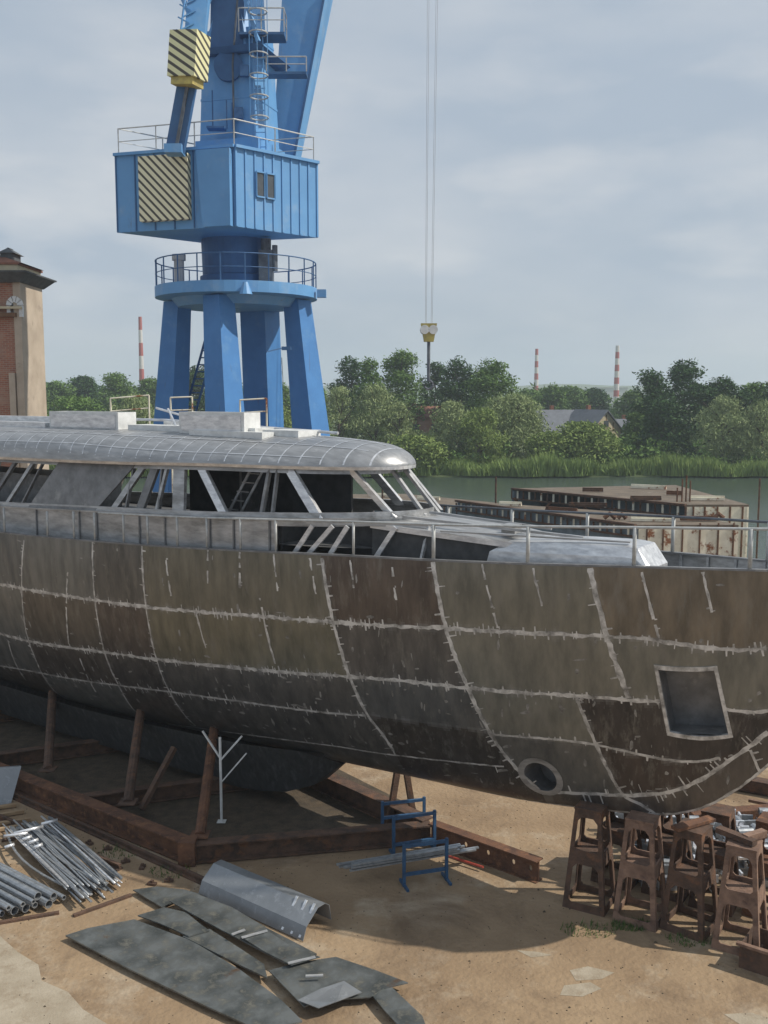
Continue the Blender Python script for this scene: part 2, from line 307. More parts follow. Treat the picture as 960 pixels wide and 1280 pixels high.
yacht=thing('yacht','large unfinished bare metal yacht hull with welded plating and open deckhouse, standing on supports','yacht',PB,math.pi-TH)
def P3(s,h,side=1,off=0.):
    b,z=hb(s,h)
    if off:
        e=.02; b1,z1=hb(s+e,h); b0,z0=hb(max(0,s-e),h); h1=min(1,h+.01); h0=max(0,h-.01); b3,z3=hb(s,h1); b2,z2=hb(s,h0)
        n_=Vector((s+e-max(0,s-e),b1-b0,z1-z0)).cross(Vector((0,b3-b2,z3-z2)))
        if n_.length>0:
            n_.normalize()
            if n_.y<0: n_=-n_
            return Vector((s+n_.x*off,(b+n_.y*off)*side,z+n_.z*off))
    return Vector((s,b*side,z))
SEAMS={
 'LA':[(21.592,0.725), (20.251,0.7237), (15.85,0.712), (12.156,0.7211), (8.933,0.728), (7.601,0.7388), (4.982,0.7376), (3.422,0.7202), (1.76,0.6216)],
 'LB':[(22.301,0.4286), (21.823,0.4335), (20.364,0.4309), (17.418,0.4491), (15.557,0.4531), (12.875,0.4697), (9.082,0.4995), (7.21,0.5017), (5.05,0.4979), (3.521,0.4845), (2.439,0.4108), (1.755,0.3002)],
 'LC':[(23.325,0.1982), (22.825,0.2014), (20.762,0.233), (15.419,0.2831), (10.893,0.3068), (9.711,0.3226)],
 'LD':[(9.711,0.3226), (9.469,0.314)],
 'LE':[(6.902,0.314), (4.821,0.3026), (2.52,0.1974)],
 'LF':[(21.142,0.0285), (18.166,0.0202), (15.338,0.0666), (11.283,0.1283), (9.568,0.1371), (6.708,0.1713)],
 'BAR':[(5.699,0.0745), (4.945,0.0828), (4.304,0.0875), (3.533,0.1039), (2.803,0.1358), (2.253,0.169), (1.729,0.186)],
 'T0':[(21.541,0.4047), (21.788,0.2508), (21.96,0.1378)],
 'T1':[(19.846,0.9751), (20.441,0.5047), (20.573,0.3178), (20.79,0.1318), (20.831,0.0266)],
 'T2':[(17.174,1), (17.306,0.6762), (17.393,0.4284), (17.397,0.2508), (17.537,0.06)],
 'T3':[(15.47,0.9953), (15.517,0.6484), (15.539,0.4289), (15.492,0.2589), (15.406,0.0784)],
 'T4':[(10.333,0.9861), (10.156,0.7496), (9.93,0.5135), (9.681,0.3383), (9.392,0.2321), (9.278,0.1617)],
 'T5':[(7.784,0.9934), (7.558,0.7394), (7.21,0.5017), (6.841,0.3049), (6.45,0.1706), (5.975,0.058)],
 'T6':[(4.694,0.9915), (4.401,0.723), (4.073,0.4978)],
 'T7':[(5.038,0.4899), (4.744,0.3036), (4.359,0.101), (4.012,0.0515), (3.729,0.0074)],
 'T8':[(2.021,0.1575), (1.862,0.0091)],
 'WIN':[(3.557,0.6179), (2.576,0.5903), (2.347,0.2787), (3.38,0.3558)],
 'WINC':[(2.567,0.5079)],
 'THR':[(6.442,0.1781), (5.526,0.0783), (5.905,0.2179), (5.937,0.061), (5.97,0.1406)],
}
STREAK= [[(18.174,0.8399), (18.744,0.461)], [(18.487,0.391), (18.584,0.1902)], [(13.407,0.996), (13.461,0.8369)], [(12.49,0.9943), (12.536,0.8388)], [(11.562,0.9932), (11.499,0.8254)], [(10.632,0.9838), (10.515,0.8368)], [(9.654,0.9836), (9.579,0.872)], [(13.908,0.713), (13.786,0.5463)], [(11.997,0.802), (11.805,0.5023)], [(14.704,0.9399), (14.628,0.7763)], [(6.758,0.9939), (6.479,0.753)], [(5.758,0.9859), (5.598,0.8448)], [(3.78,0.9819), (3.522,0.7421)], [(2.769,0.9877), (2.608,0.811)], [(8.682,0.9773), (8.619,0.836)]]
POSTS= [20.742, 18.929, 17.911, 17.146, 16.132, 15.323, 14.374, 13.478, 12.512, 11.55, 9.606, 7.801, 5.881, 3.939, 2.043]
def lin(poly,x,ax=0):
    "value of the other coordinate on a polyline at coordinate x along axis ax"
    q=sorted(poly,key=lambda p:p[ax])
    if x<=q[0][ax]: a,b=q[0],q[1]
    elif x>=q[-1][ax]: return q[-1][1-ax]
    else:
        i=0
        while q[i+1][ax]<x: i+=1
        a,b=q[i],q[i+1]
    t=(x-a[ax])/((b[ax]-a[ax]) or 1e-6); t=max(0,min(1,t)); return a[1-ax]+(b[1-ax]-a[1-ax])*t
LA,LB,LC,LE,LF,BAR=[SEAMS[k] for k in ('LA','LB','LC','LE','LF','BAR')]
TS=[SEAMS[k] for k in ('T6','T5','T4','T3','T2','T1')]
# plate colours by (row, bay): linear multipliers of the bare plate
OL=(.158,.152,.124); BR=(.105,.092,.082); GR=(.140,.142,.135); DK=(.075,.066,.062); RB=(.105,.078,.060); GO=(.158,.155,.132)
PAL={(0,0):(.160,.136,.102),(0,1):OL,(0,2):(.112,.090,.075),(0,3):(.142,.134,.104),(0,4):(.112,.108,.10),(0,5):GR,(0,6):(.115,.12,.12),
 (1,0):GO,(1,1):(.160,.155,.130),(1,2):(.108,.10,.094),(1,3):(.150,.140,.100),(1,4):(.108,.090,.078),(1,5):(.122,.108,.09),(1,6):GR,
 (2,0):DK,(2,1):GO,(2,2):(.112,.112,.11),(2,3):(.112,.108,.102),(2,4):(.098,.09,.084),(2,5):BR,(2,6):GR,
 (3,0):(.082,.066,.058),(3,1):(.13,.127,.118),(3,2):(.082,.072,.065),(3,3):(.108,.104,.098),(3,4):BR,(3,5):GR,(3,6):BR}
def platecol(s,h):
    bay=0
    for T in TS:
        hh=max(min(h,max(p[1] for p in T)),min(p[1] for p in T))
        if s>lin(T,hh,1): bay+=1
    row=0
    if h<lin(LA,s): row=1
    if h<lin(LB,s): row=2
    if s>6.9:
        if h<lin(LC,s): row=3
        if s>6.7 and h<lin(LF,s): row=3; 
    elif h<lin(LE,s): row=3
    if row>=2 and s<5.2:      # the dark forefoot plates
        t7=lin(SEAMS['T7'],h,1)
        bay=0 if s<t7 else 1
    c=PAL[(row,bay)]
    if row==3 and s<5.8 and h<lin(BAR,s): c=(.115,.10,.088)
    m=.118; c=tuple(max(.03,m*(v/m)**1.35) for v in c); lu=sum(c)/3; c=tuple(v+(lu-v)*.38 for v in c)
    # bright halo where the joints were ground down, uneven along the joint
    Hh=itp(SZ,s)-itp(SK,s); f=0.
    for L,a,b_,w_ in ((LA,0,30,.15),(LB,0,30,.15),(LC,6.9,30,.12),(LE,2.5,7,.10),(BAR,1.7,5.7,.13)):
        if a<s<b_:
            d=abs(h-lin(L,s))*Hh; w2=w_*(.55+.45*math.sin(s*7.3+a)+.5*math.sin(s*23.1)*math.sin(s*3.1)); 
            if w2>0: f=max(f,.55*max(0,1-d/w2))
    for k_,T in (('T1',SEAMS['T1']),('T2',SEAMS['T2']),('T3',SEAMS['T3']),('T4',SEAMS['T4']),('T5',SEAMS['T5']),('T6',SEAMS['T6']),('T7',SEAMS['T7'])):
        hs=[p[1] for p in T]
        if min(hs)<h<max(hs):
            d=abs(s-lin(T,h,1)); w2=.12*(.55+.5*math.sin(h*37)+.4*math.sin(h*91+s)); 
            if w2>0: f=max(f,.5*max(0,1-d/w2))
    f*=.75+.25*math.sin(s*51+h*130)
    return tuple(v+(.26-v)*f for v in c)
def inpoly(x,y,poly):
    r=False; n=len(poly); j=n-1
    for i in range(n):
        xi,yi=poly[i]; xj,yj=poly[j]
        if (yi>y)!=(yj>y) and x<(xj-xi)*(y-yi)/(yj-yi)+xi: r=not r
        j=i
    return r
WIN=SEAMS['WIN']; TC=(5.96,.1406); TR=.33
def zsh(s,h): return hb(s,h)[1]
TZ=zsh(*TC)
ss=[0,.02,.06]+[.1+.05*i for i in range(158)]; x=ss[-1]
while x<34: x+=.1; ss.append(min(x,34))
NH=96
for side in (1,-1):
    if side==-1: S2=ss[::3]+[34]; H2=32
    else: S2=ss; H2=NH
    vs=[];fs=[];cols=[]
    for s_ in S2:
        for k in range(H2+1):
            b,z=hb(s_,k/H2); vs.append((s_,b*side,z))
    for i in range(len(S2)-1):
        for k in range(H2):
            sm=(S2[i]+S2[i+1])/2; hm=(k+.5)/H2
            if side==1:
                if inpoly(sm,hm,WIN): continue
                if abs(sm-TC[0])<.5 and (sm-TC[0])**2+(zsh(sm,hm)-TZ)**2<(TR+.02)**2: continue
            a=i*(H2+1)+k; fs.append([a,a+H2+1,a+H2+2,a+1]); cols.append(platecol(sm,hm))
    me=bpy.data.meshes.new('shell_plating'); me.from_pydata(vs,[],fs); me.materials.append(M['hull'])
    ca=me.color_attributes.new('plate','FLOAT_COLOR','CORNER'); d=[]
    for c,f in zip(cols,fs):
        for _ in f: d+= [c[0],c[1],c[2],1]
    ca.data.foreach_set('color',d); me.polygons.foreach_set('use_smooth',[True]*len(me.polygons)); me.update()
    o=bpy.data.objects.new('shell_plating',me); C.objects.link(o); o.parent=yacht
# welds: bead strips and the ground marks beside them, laid on the plating
def spline(pl,st=.09):
    out=[]; n=len(pl)
    for i in range(n-1):
        p0,p1,p2,p3=pl[max(i-1,0)],pl[i],pl[i+1],pl[min(i+2,n-1)]
        L=(P3(*p1)-P3(*p2)).length; k=max(1,int(L/st))
        for j in range(k):
            t=j/k; out.append(tuple(.5*((2*p1[a])+(-p0[a]+p2[a])*t+(2*p0[a]-5*p1[a]+4*p2[a]-p3[a])*t*t+(-p0[a]+3*p1[a]-3*p2[a]+p3[a])*t**3) for a in (0,1)))
    out.append(pl[-1]); return [(max(0,a),min(1,max(0,b))) for a,b in out]
def metric(s,h):
    a=P3(s,h); ds=(P3(s+.02,h)-P3(max(0,s-.02),h))/(.04 if s>.02 else .02+s); hh0,hh1=max(0,h-.01),min(1,h+.01); dh=(P3(s,hh1)-P3(s,hh0))/(hh1-hh0)
    return ds,dh
def walk(s,h,d):
    "move along the surface by the 3-D vector d (approx)"
    ds,dh=metric(s,h)
    A=ds.dot(ds);B=ds.dot(dh);Cc=dh.dot(dh); p=d.dot(ds); q=d.dot(dh); D=A*Cc-B*B
    if abs(D)<1e-9: return s,h
    return max(0,s+(p*Cc-q*B)/D), min(1,max(0,h+(A*q-B*p)/D))
wd=MB()
def weldline(pl,w=.07,jit=.3,ticks=0,tl=(.06,.2),one=0,off=.005,drop=0.,step=.09,both=False):
    pts=spline(pl,step); prev=None
    L3=[P3(*p) for p in pts]
    for i,(s_,h_) in enumerate(pts):
        t=(L3[min(i+1,len(L3)-1)]-L3[max(i-1,0)])
        if t.length<1e-6: continue
        t.normalize(); ds,dh=metric(s_,h_); n_=ds.cross(dh).normalized(); 
        if n_.y<0: n_=-n_
        sd_=n_.cross(t).normalized()
        ww=w*(1+rnd.uniform(-jit,jit))/2; w2=w*(1+rnd.uniform(-jit,jit))/2
        a=P3(*walk(s_,h_,sd_*ww),off=off); b=P3(*walk(s_,h_,-sd_*w2),off=off)
        if prev and rnd.random()>=drop: wd.quad(prev[0],prev[1],b,a)
        prev=(a,b)
        if ticks and rnd.random()<ticks:
            for sg in ((1,-1) if both else (rnd.choice((1,-1)),)):
                l_=rnd.uniform(*tl); tw=rnd.uniform(.008,.024); st_=t*rnd.uniform(-.03,.03)
                q=[walk(s_,h_,sd_*sg*(w*.3)+t*tw+st_),walk(s_,h_,sd_*sg*(w*.3)-t*tw+st_),walk(s_,h_,sd_*sg*l_-t*tw*.7+st_),walk(s_,h_,sd_*sg*l_+t*tw*.7+st_)]
                wd.quad(*[P3(*u,off=off+.002) for u in q])
weldline(LA,.078,.55,.42,(.04,.15),both=True); weldline([p for p in LB if p[0]>3.5],.078,.55,.40,(.04,.15),both=True); weldline([(2.42,.405),(1.755,.3002),(1.4,.24)],.06,.4,.4,(.04,.12)); weldline(LC,.05,.4,.7,(.06,.17))
weldline(LE,.05,.3,.4,(.05,.12)); weldline(LF,.04,.4,.12); weldline(BAR,.08,.3,.5,(.08,.25))
for k in ('T0','T1','T2','T3'): weldline(SEAMS[k],.045,.5,.3,(.05,.14))
for k,w_ in (('T4',.075),('T5',.085),('T6',.10),('T7',.065),('T8',.05)): weldline(SEAMS[k],w_,.35,.45,(.06,.2))
for st in STREAK: weldline(st,.045,.6,.1,(.03,.08),drop=.12)
weldline([(.9,.99),(1.2,.7)],.05,.5,.2); weldline([(1.3,.35),(1.0,.2),(.8,.1)],.05,.5,.2)
# keel edge bead
weldline([(1.2,.012),(2,.01),(3,.008),(4,.008),(6,.008),(8,.01),(10,.01)],.05,.4,.1,(.04,.1))
# grinder patches scattered on the plates

for i in range(330):
    s_=rnd.uniform(1.8,21); h_=rnd.uniform(.06,.97)
    if 2.2<s_<3.7 and .25<h_<.65: continue
    bias=(h_<lin(LB,s_))
    if not bias and rnd.random()<.6: continue
    ang=rnd.choice((0,math.pi/2))+rnd.uniform(-.25,.25); l_=rnd.uniform(.03,.14); w_=rnd.uniform(.012,.045)
    q=[]
    ds,dh=metric(s_,h_); e1=ds.normalized(); e2=dh.normalized()
    for j in range(7):
        a=2*math.pi*j/7; r_=rnd.uniform(.6,1.2); x_=math.cos(a)*l_*r_; y_=math.sin(a)*w_*r_
        dd=e1*(x_*math.cos(ang)-y_*math.sin(ang))+e2*(x_*math.sin(ang)+y_*math.cos(ang)); q.append(P3(*walk(s_,h_,dd),off=.0035))
    wd.add(q,[list(range(7))],1)
wd.build('weld_bead',[M['weld'],M['patch']],yacht)
# square opening: recessed box and its bright frame
def ins(p,d): v=P3(*p); return Vector((v.x+.08,v.y-d,v.z))
b=MB(); ou=[P3(*p) for p in WIN]; inn=[ins(p,.55) for p in WIN]
for i in range(4): b.quad(ou[i],ou[(i+1)%4],inn[(i+1)%4],inn[i])
b.quad(*inn); wr=b.build('window_recess',M['alu_dark'],yacht)
b=MB()
cen=(sum(p[0] for p in WIN)/4,sum(p[1] for p in WIN)/4)
def scl(p,k): return (cen[0]+(p[0]-cen[0])*k,cen[1]+(p[1]-cen[1])*k)
for i in range(4):
    p,q=WIN[i],WIN[(i+1)%4]; n_=10
    for j in range(n_):
        u=[(p[0]+(q[0]-p[0])*t,p[1]+(q[1]-p[1])*t) for t in (j/n_,(j+1)/n_)]
        o1=[scl(v,1.085) for v in u]; i1=[scl(v,.96) for v in u]
        A=[P3(*o1[0],off=.012),P3(*o1[1],off=.012),P3(*i1[1],off=.012),P3(*i1[0],off=.012)]; B=[P3(*o1[0],off=-.02),P3(*o1[1],off=-.02),P3(*i1[1],off=-.05),P3(*i1[0],off=-.05)]
        b.hexa(B,A)
b.build('frame',M['weld'],wr)
# thruster tunnel
def onhull(s_,z): 
    zk=itp(SK,s_); zs=itp(SZ,s_); return (s_,max(0,min(1,(z-zk)/(zs-zk))))
b=MB(); n_=28; rin=[];rout=[];deep=[]
for j in range(n_):
    a=2*math.pi*j/n_; c_,s_2=math.cos(a),math.sin(a)
    rin.append(P3(*onhull(TC[0]+TR*c_,TZ+TR*s_2),off=.01)); rout.append(P3(*onhull(TC[0]+(TR+.13)*c_,TZ+(TR+.11)*s_2),off=.01)); v=rin[-1]; deep.append(Vector((v.x,min(v.y-.05,-.2),v.z)))
for j in range(n_): k=(j+1)%n_; b.quad(rin[j],rin[k],deep[k],deep[j])
b.add(deep,[list(range(n_))]); tt=b.build('thruster_tunnel',M['alu_dark'],yacht,smooth=False)
b=MB()
for j in range(n_): k=(j+1)%n_; b.quad(rin[j],rin[k],rout[k],rout[j])
b.build('tunnel_ring',M['alu'],tt)
# keel box below the hull
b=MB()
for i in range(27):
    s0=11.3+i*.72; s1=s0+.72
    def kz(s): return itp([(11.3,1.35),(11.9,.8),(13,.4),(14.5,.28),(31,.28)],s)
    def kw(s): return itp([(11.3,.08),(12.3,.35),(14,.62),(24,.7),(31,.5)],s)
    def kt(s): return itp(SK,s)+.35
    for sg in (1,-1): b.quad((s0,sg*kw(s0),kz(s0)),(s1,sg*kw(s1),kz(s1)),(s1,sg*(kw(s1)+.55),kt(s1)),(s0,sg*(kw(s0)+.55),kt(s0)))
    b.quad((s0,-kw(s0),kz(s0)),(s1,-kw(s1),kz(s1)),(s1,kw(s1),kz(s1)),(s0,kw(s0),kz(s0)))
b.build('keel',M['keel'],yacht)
# transom
b=MB(); b.add([P3(34,k/20) for k in range(21)]+[P3(34,k/20,-1) for k in range(20,-1,-1)],[list(range(42))]); b.build('transom',M['hull'],yacht)
# deck, sheer cap
def bz(s,dz):
    zs=itp(SZ,s); zk=itp(SK,s); h=max(0,(zs-dz-zk)/(zs-zk)); return hb(s,h)
b=MB(); sd=[.15+.3*i for i in range(113)]
DZ=lambda s: .34 if s<8 else .34-.24*min(1,(s-8)/3)
for i in range(len(sd)-1):
    q=[]
    for s_ in (sd[i],sd[i+1]):
        bb,zz=bz(s_,DZ(s_)); q.append((s_,bb-.012,zz))
    b.quad(q[0],q[1],(q[1][0],-q[1][1],q[1][2]),(q[0][0],-q[0][1],q[0][2]))
b.build('deck',M['alu'],yacht)
for sg in (1,-1):
    b=MB(); sl_=[.5+.3*i for i in range(34)]
    for i in range(len(sl_)-1):
        q=[]
        for s_ in (sl_[i],sl_[i+1]):
            b0,z0=bz(s_,DZ(s_)); q.append(((s_,sg*(b0-.02),z0),(s_,sg*max(0,itp(SB,s_)-.03),itp(SZ,s_)-.03)))
        b.quad(q[0][0],q[1][0],q[1][1],q[0][1])
    b.build('bulwark_lining',M['alu'],yacht)
b=MB()
for sg in (1,-1):
    for i in range(len(ss)-1):
        if i%4: continue
        s0=ss[i]; s1=ss[min(i+4,len(ss)-1)]
        v=[(s0,itp(SB,s0)),(s1,itp(SB,s1))]; z=[itp(SZ,s0),itp(SZ,s1)]
        o1=[(v[k][0],sg*(v[k][1]+.012),z[k]-.02) for k in (0,1)]; o2=[(v[k][0],sg*(v[k][1]+.012),z[k]+.015) for k in (0,1)]
        i1=[(v[k][0],sg*max(0,v[k][1]-.1),z[k]-.02) for k in (0,1)]; i2=[(v[k][0],sg*max(0,v[k][1]-.1),z[k]+.015) for k in (0,1)]
        b.hexa([o1[0],o1[1],i1[1],i1[0]],[o2[0],o2[1],i2[1],i2[0]])
b.build('sheer_cap',M['alu_dark'],yacht)
# inner bulwark frames on the far side of the bow
for s_ in [1+.55*i for i in range(13)]:
    b=MB(); bb=itp(SB,s_); zz=itp(SZ,s_); b.bar((s_,-bb+.06,zz-.3),(s_,-bb+.03,zz-.02),.05,.06); b.build('bulwark_frame',M['alu'],yacht)
# railing
PO=[20.742,18.929,17.911]; PR=[17.146,16.132,15.323,14.374,13.478,12.512,11.55,9.606,7.801,5.881,3.939,2.043,.5]
def rp(s_,sg,dz=0): return Vector((s_,sg*max(.0,itp(SB,s_)-.05),itp(SZ,s_)+dz))
for sg in (1,-1):
    for s_ in PO+PR+[22.4,24.2,26,28,30]:
        b=MB(); w_=.038 if s_<9 else .028; z1=.7 if s_<18 or s_>22 else .66
        b.tube([rp(s_,sg,.012),rp(s_,sg,z1)],w_,8); b.build('stanchion',M['post'],yacht,smooth=True)
    b=MB(); pts=[rp(s_/2,sg,.70) for s_ in range(1,int(2*17.3)+1)]; b.tube(pts,.026,8); b.build('handrail',M['steel'] if sg<0 else M['post'],yacht,smooth=True)
# ---- deckhouse (ship coordinates: x aft, y towards the near side) ----
def pln(s,tab_,sfront,p=2.):
    "half-breadth of a rounded-front plan"
    w_,L_=tab_
    t=(s-sfront)/L_
    if t<=0: return 0.
    if t>=1: return w_
    return w_*(1-(1-t)**p)**(1/p)
SILL=lambda s: itp([(8.5,7.42),(12,7.28),(14,7.18),(18,7.04),(22,6.9),(32,6.7)],s)
def front(s0,s1,n,tw=1.):
    "stations clustered towards the rounded front"
    return [s0+(s1-s0)*(i/n)**2 for i in range(n+1)]
# roof dome
ROOF=(1.86,5.2); RS=9.5
st=front(RS,15.5,26)+[16+.6*i for i in range(28)]
NR=18; vs=[];fs=[]
def rz(s): return itp([(9.5,8.40),(13,8.39),(17,8.30),(22,8.24),(33,8.1)],s)
def rc(s): return itp([(9.5,8.50),(9.75,8.74),(10.4,8.92),(12.3,9.03),(15,9.08),(18,9.08),(33,9.0)],s)
for s_ in st:
    w_=pln(s_,ROOF,RS,2.2)+(.12*max(0,min(1,(s_-15)/3))); zl=rz(s_); zc=rc(s_)
    fl=max(0,min(1,(s_-14.5)/4))      # aft: upright fascia
    for k in range(NR+1):
        a=math.pi*k/NR; c_=math.cos(a); e=1-.35*fl
        y_=w_*(abs(c_)**(.78-.23*fl))*(1 if c_>0 else -1); z_=zl+.05+(zc-zl-.05)*(math.sin(a)**(1.25-.55*fl))
        vs.append((s_,y_,z_))
for i in range(len(st)-1):
    for k in range(NR): a=i*(NR+1)+k; fs.append([a,a+1,a+NR+2,a+NR+1])
b=MB(); b.add(vs,fs); 
# rim and underside
m_=[]
for i in range(len(st)-1):
    for k in (0,NR):
        a=vs[i*(NR+1)+k]; c_=vs[(i+1)*(NR+1)+k]; d=.07
        b.quad(a,c_,(c_[0],c_[1]*.985,c_[2]-d),(a[0],a[1]*.985,a[2]-d),1)
    a,a2=vs[i*(NR+1)],vs[i*(NR+1)+NR]; c_,c2=vs[(i+1)*(NR+1)],vs[(i+1)*(NR+1)+NR]
    b.quad((a[0],a[1]*.985,a[2]-.07),(c_[0],c_[1]*.985,c_[2]-.07),(c2[0],c2[1]*.985,c2[2]-.07),(a2[0],a2[1]*.985,a2[2]-.07),2)
roof=b.build('roof',[M['roofalu'],M['alu_bright'],M['inner']],yacht,smooth=True)
# plate joints on the roof
b=MB()
def roofpt(s_,k,up=.006):
    w_=pln(s_,ROOF,RS,2.2)+(.12*max(0,min(1,(s_-15)/3))); zl=rz(s_); zc=rc(s_); fl=max(0,min(1,(s_-14.5)/4)); a=math.pi*k
    c_=math.cos(a); y_=w_*(abs(c_)**(.78-.23*fl))*(1 if c_>0 else -1); z_=zl+.05+(zc-zl-.05)*(math.sin(a)**(1.25-.55*fl)); return Vector((s_,y_,z_+up))
for s_ in [9.9+.48*i for i in range(26)]:
    for j in range(16):
        k0=.04+.92*j/16; k1=.04+.92*(j+1)/16
        b.quad(roofpt(s_,k0),roofpt(s_+.035,k0),roofpt(s_+.035,k1),roofpt(s_,k1))
for k in (.14,.3,.5,.7,.86):
    s_=10.1 if k in (.3,.5,.7) else 10.9
    while s_<22: b.quad(roofpt(s_,k,.009),roofpt(s_+.3,k,.009),roofpt(s_+.3,k+.008,.009),roofpt(s_,k+.008,.009)); s_+=.3
b.build('roof_seam',M['alu_bright'],roof)
# coamings and hatches on the roof
def coaming(s0,s1,y0,y1,z0,z1):
    b=MB(); t=.05
    b.box(s0,s1,y1-t,y1,z0,z1); b.box(s0,s1,y0,y0+t,z0,z1); b.box(s0,s0+t,y0+t,y1-t,z0,z1-.003); b.box(s1-t,s1,y0+t,y1-t,z0,z1-.003)
    o=b.build('skylight_coaming',M['white'],roof)
    p=MB(); p.box(s0+.1,s1-.1,y1+.002,y1+.02,z0+.1,z1-.07); p.build('panel',M['alu_bright'],o)
coaming(18.1,21.0,.2,.8,9.0,9.52); coaming(13.6,15.8,.25,.8,9.0,9.56)
b=MB(); b.box(12.2,13.3,-.3,.5,8.95,9.16); b.box(13.4,17.9,.0,.65,9.02,9.2); b.box(12.9,15.3,.55,.95,8.85,9.12); b.build('roof_hatch',M['white'],roof)
b=MB(); b.tube([(11.6,-.2,9.1),(17.6,-.4,9.3),(20,-.4,9.3)],.035); b.tube([(17.3,-.2,9.6),(16.2,.5,9.12)],.03); b.tube([(18,-.4,9.62),(16.4,-.9,9.2)],.03); b.box(15.9,17.6,-.9,-.3,9.0,9.28); b.box(21.2,25,.3,.8,9.0,9.2); b.box(21.2,25,-.2,.1,9.0,9.34); b.build('roof_pipe',M['alu_bright'],roof)
# lower wall with vertical stiffeners
WL=(1.95,4.6); WS=9.0
def wy(s): return min(pln(s,WL,WS,2.2),itp(SB,s)-.28)
wst=front(WS,13.6,22)+[14+.5*i for i in range(38)]
b=MB()
for sg in (1,-1):
    for i in range(len(wst)-1):
        s0,s1=wst[i],wst[i+1]
        lo0=SILL(s0)-.14 if s0<11.7 else itp(SZ,s0)-.36; lo1=SILL(s1)-.14 if s0<11.7 else itp(SZ,s1)-.36
        b.hexa([(s0,sg*wy(s0),lo0),(s1,sg*wy(s1),lo1),(s1,sg*max(0,wy(s1)-.05),lo1),(s0,sg*max(0,wy(s0)-.05),lo0)],[(s0,sg*wy(s0),SILL(s0)),(s1,sg*wy(s1),SILL(s1)),(s1,sg*max(0,wy(s1)-.05),SILL(s1)),(s0,sg*max(0,wy(s0)-.05),SILL(s0))])
b.build('house_side',M['alu'],yacht)
b=MB()
for sg in (1,-1):
    for i in range(len(wst)-1):
        s0,s1=wst[i],wst[i+1]; o_=.05
        b.hexa([(s0,sg*(wy(s0)+o_),SILL(s0)),(s1,sg*(wy(s1)+o_),SILL(s1)),(s1,sg*max(0,wy(s1)-.12),SILL(s1)),(s0,sg*max(0,wy(s0)-.12),SILL(s0))],[(s0,sg*(wy(s0)+o_),SILL(s0)+.04),(s1,sg*(wy(s1)+o_),SILL(s1)+.04),(s1,sg*max(0,wy(s1)-.12),SILL(s1)+.04),(s0,sg*max(0,wy(s0)-.12),SILL(s0)+.04)])
b.build('sill',M['alu'],yacht)
for s_ in [11.9,12.9,13.6,15.1,16.0,17.6,18.3,20.1,21.9,23.5]:
    b=MB(); b.bar((s_,wy(s_)+.02,itp(SZ,s_)-.3),(s_,wy(s_)+.02,SILL(s_)),.04,.025); b.build('side_stiffener',M['alu_dark'],yacht)
# window pillars; (bottom s, top s, width)
def top_y(s): return max(0,pln(s,(1.66,4.6),RS+.35,2.2))
def bot_y(s): return max(0,wy(s)-.03)
def pillar(sb,stp,w_,sg,m_,yb=None,yt=None):
    a=Vector((sb,sg*(bot_y(sb) if yb is None else yb),SILL(sb)+.03)); c_=Vector((stp,sg*(top_y(stp) if yt is None else yt),rz(stp)+.02))
    b=MB(); d=w_/2
    b.hexa([(a.x-d,a.y,a.z),(a.x+d,a.y,a.z),(a.x+d,a.y-sg*.09,a.z),(a.x-d,a.y-sg*.09,a.z)],[(c_.x-d,c_.y,c_.z),(c_.x+d,c_.y,c_.z),(c_.x+d,c_.y-sg*.09,c_.z),(c_.x-d,c_.y-sg*.09,c_.z)])
    b.build('window_pillar',m_,yacht)
PIL=[(13.2,14.25,.26,'alu_bright'),(10.75,11.75,.28,'alu_bright'),(9.35,10.45,.2,'alu_bright'),(12.2,12.2,.08,'alu_dark'),(14.7,14.9,.38,'alu'),(16.1,15.7,.26,'alu_dark'),(17.1,16.1,.22,'alu'),(21.6,20.5,.14,'alu'),(22.4,21.3,.14,'alu_dark'),(23.4,22.3,.14,'alu_dark'),(15.5,15.3,.08,'alu'),(24.6,23.5,.14,'alu_dark'),(26,25,.14,'alu_dark'),(28,27,.14,'alu_dark')]
for sb,stp,w_,mm in PIL:
    for sg in ((1,-1) if w_>.2 or sb>20 else (1,)): pillar(sb,stp,w_,sg,M[mm])
pillar(9.03,9.95,.1,1,M['alu'],yb=.12,yt=.1); pillar(9.03,9.95,.1,-1,M['alu'],yb=.5,yt=.45); pillar(9.25,10.2,.1,-1,M['alu'],yb=.95,yt=.85)
# thin mullions
for sb,stp in [(15.4,15.5),(11.9,12.0),(16.6,16.5),(20.9,20.1)]:
    for sg in (1,): pillar(sb,stp,.05,sg,M['alu_dark'])
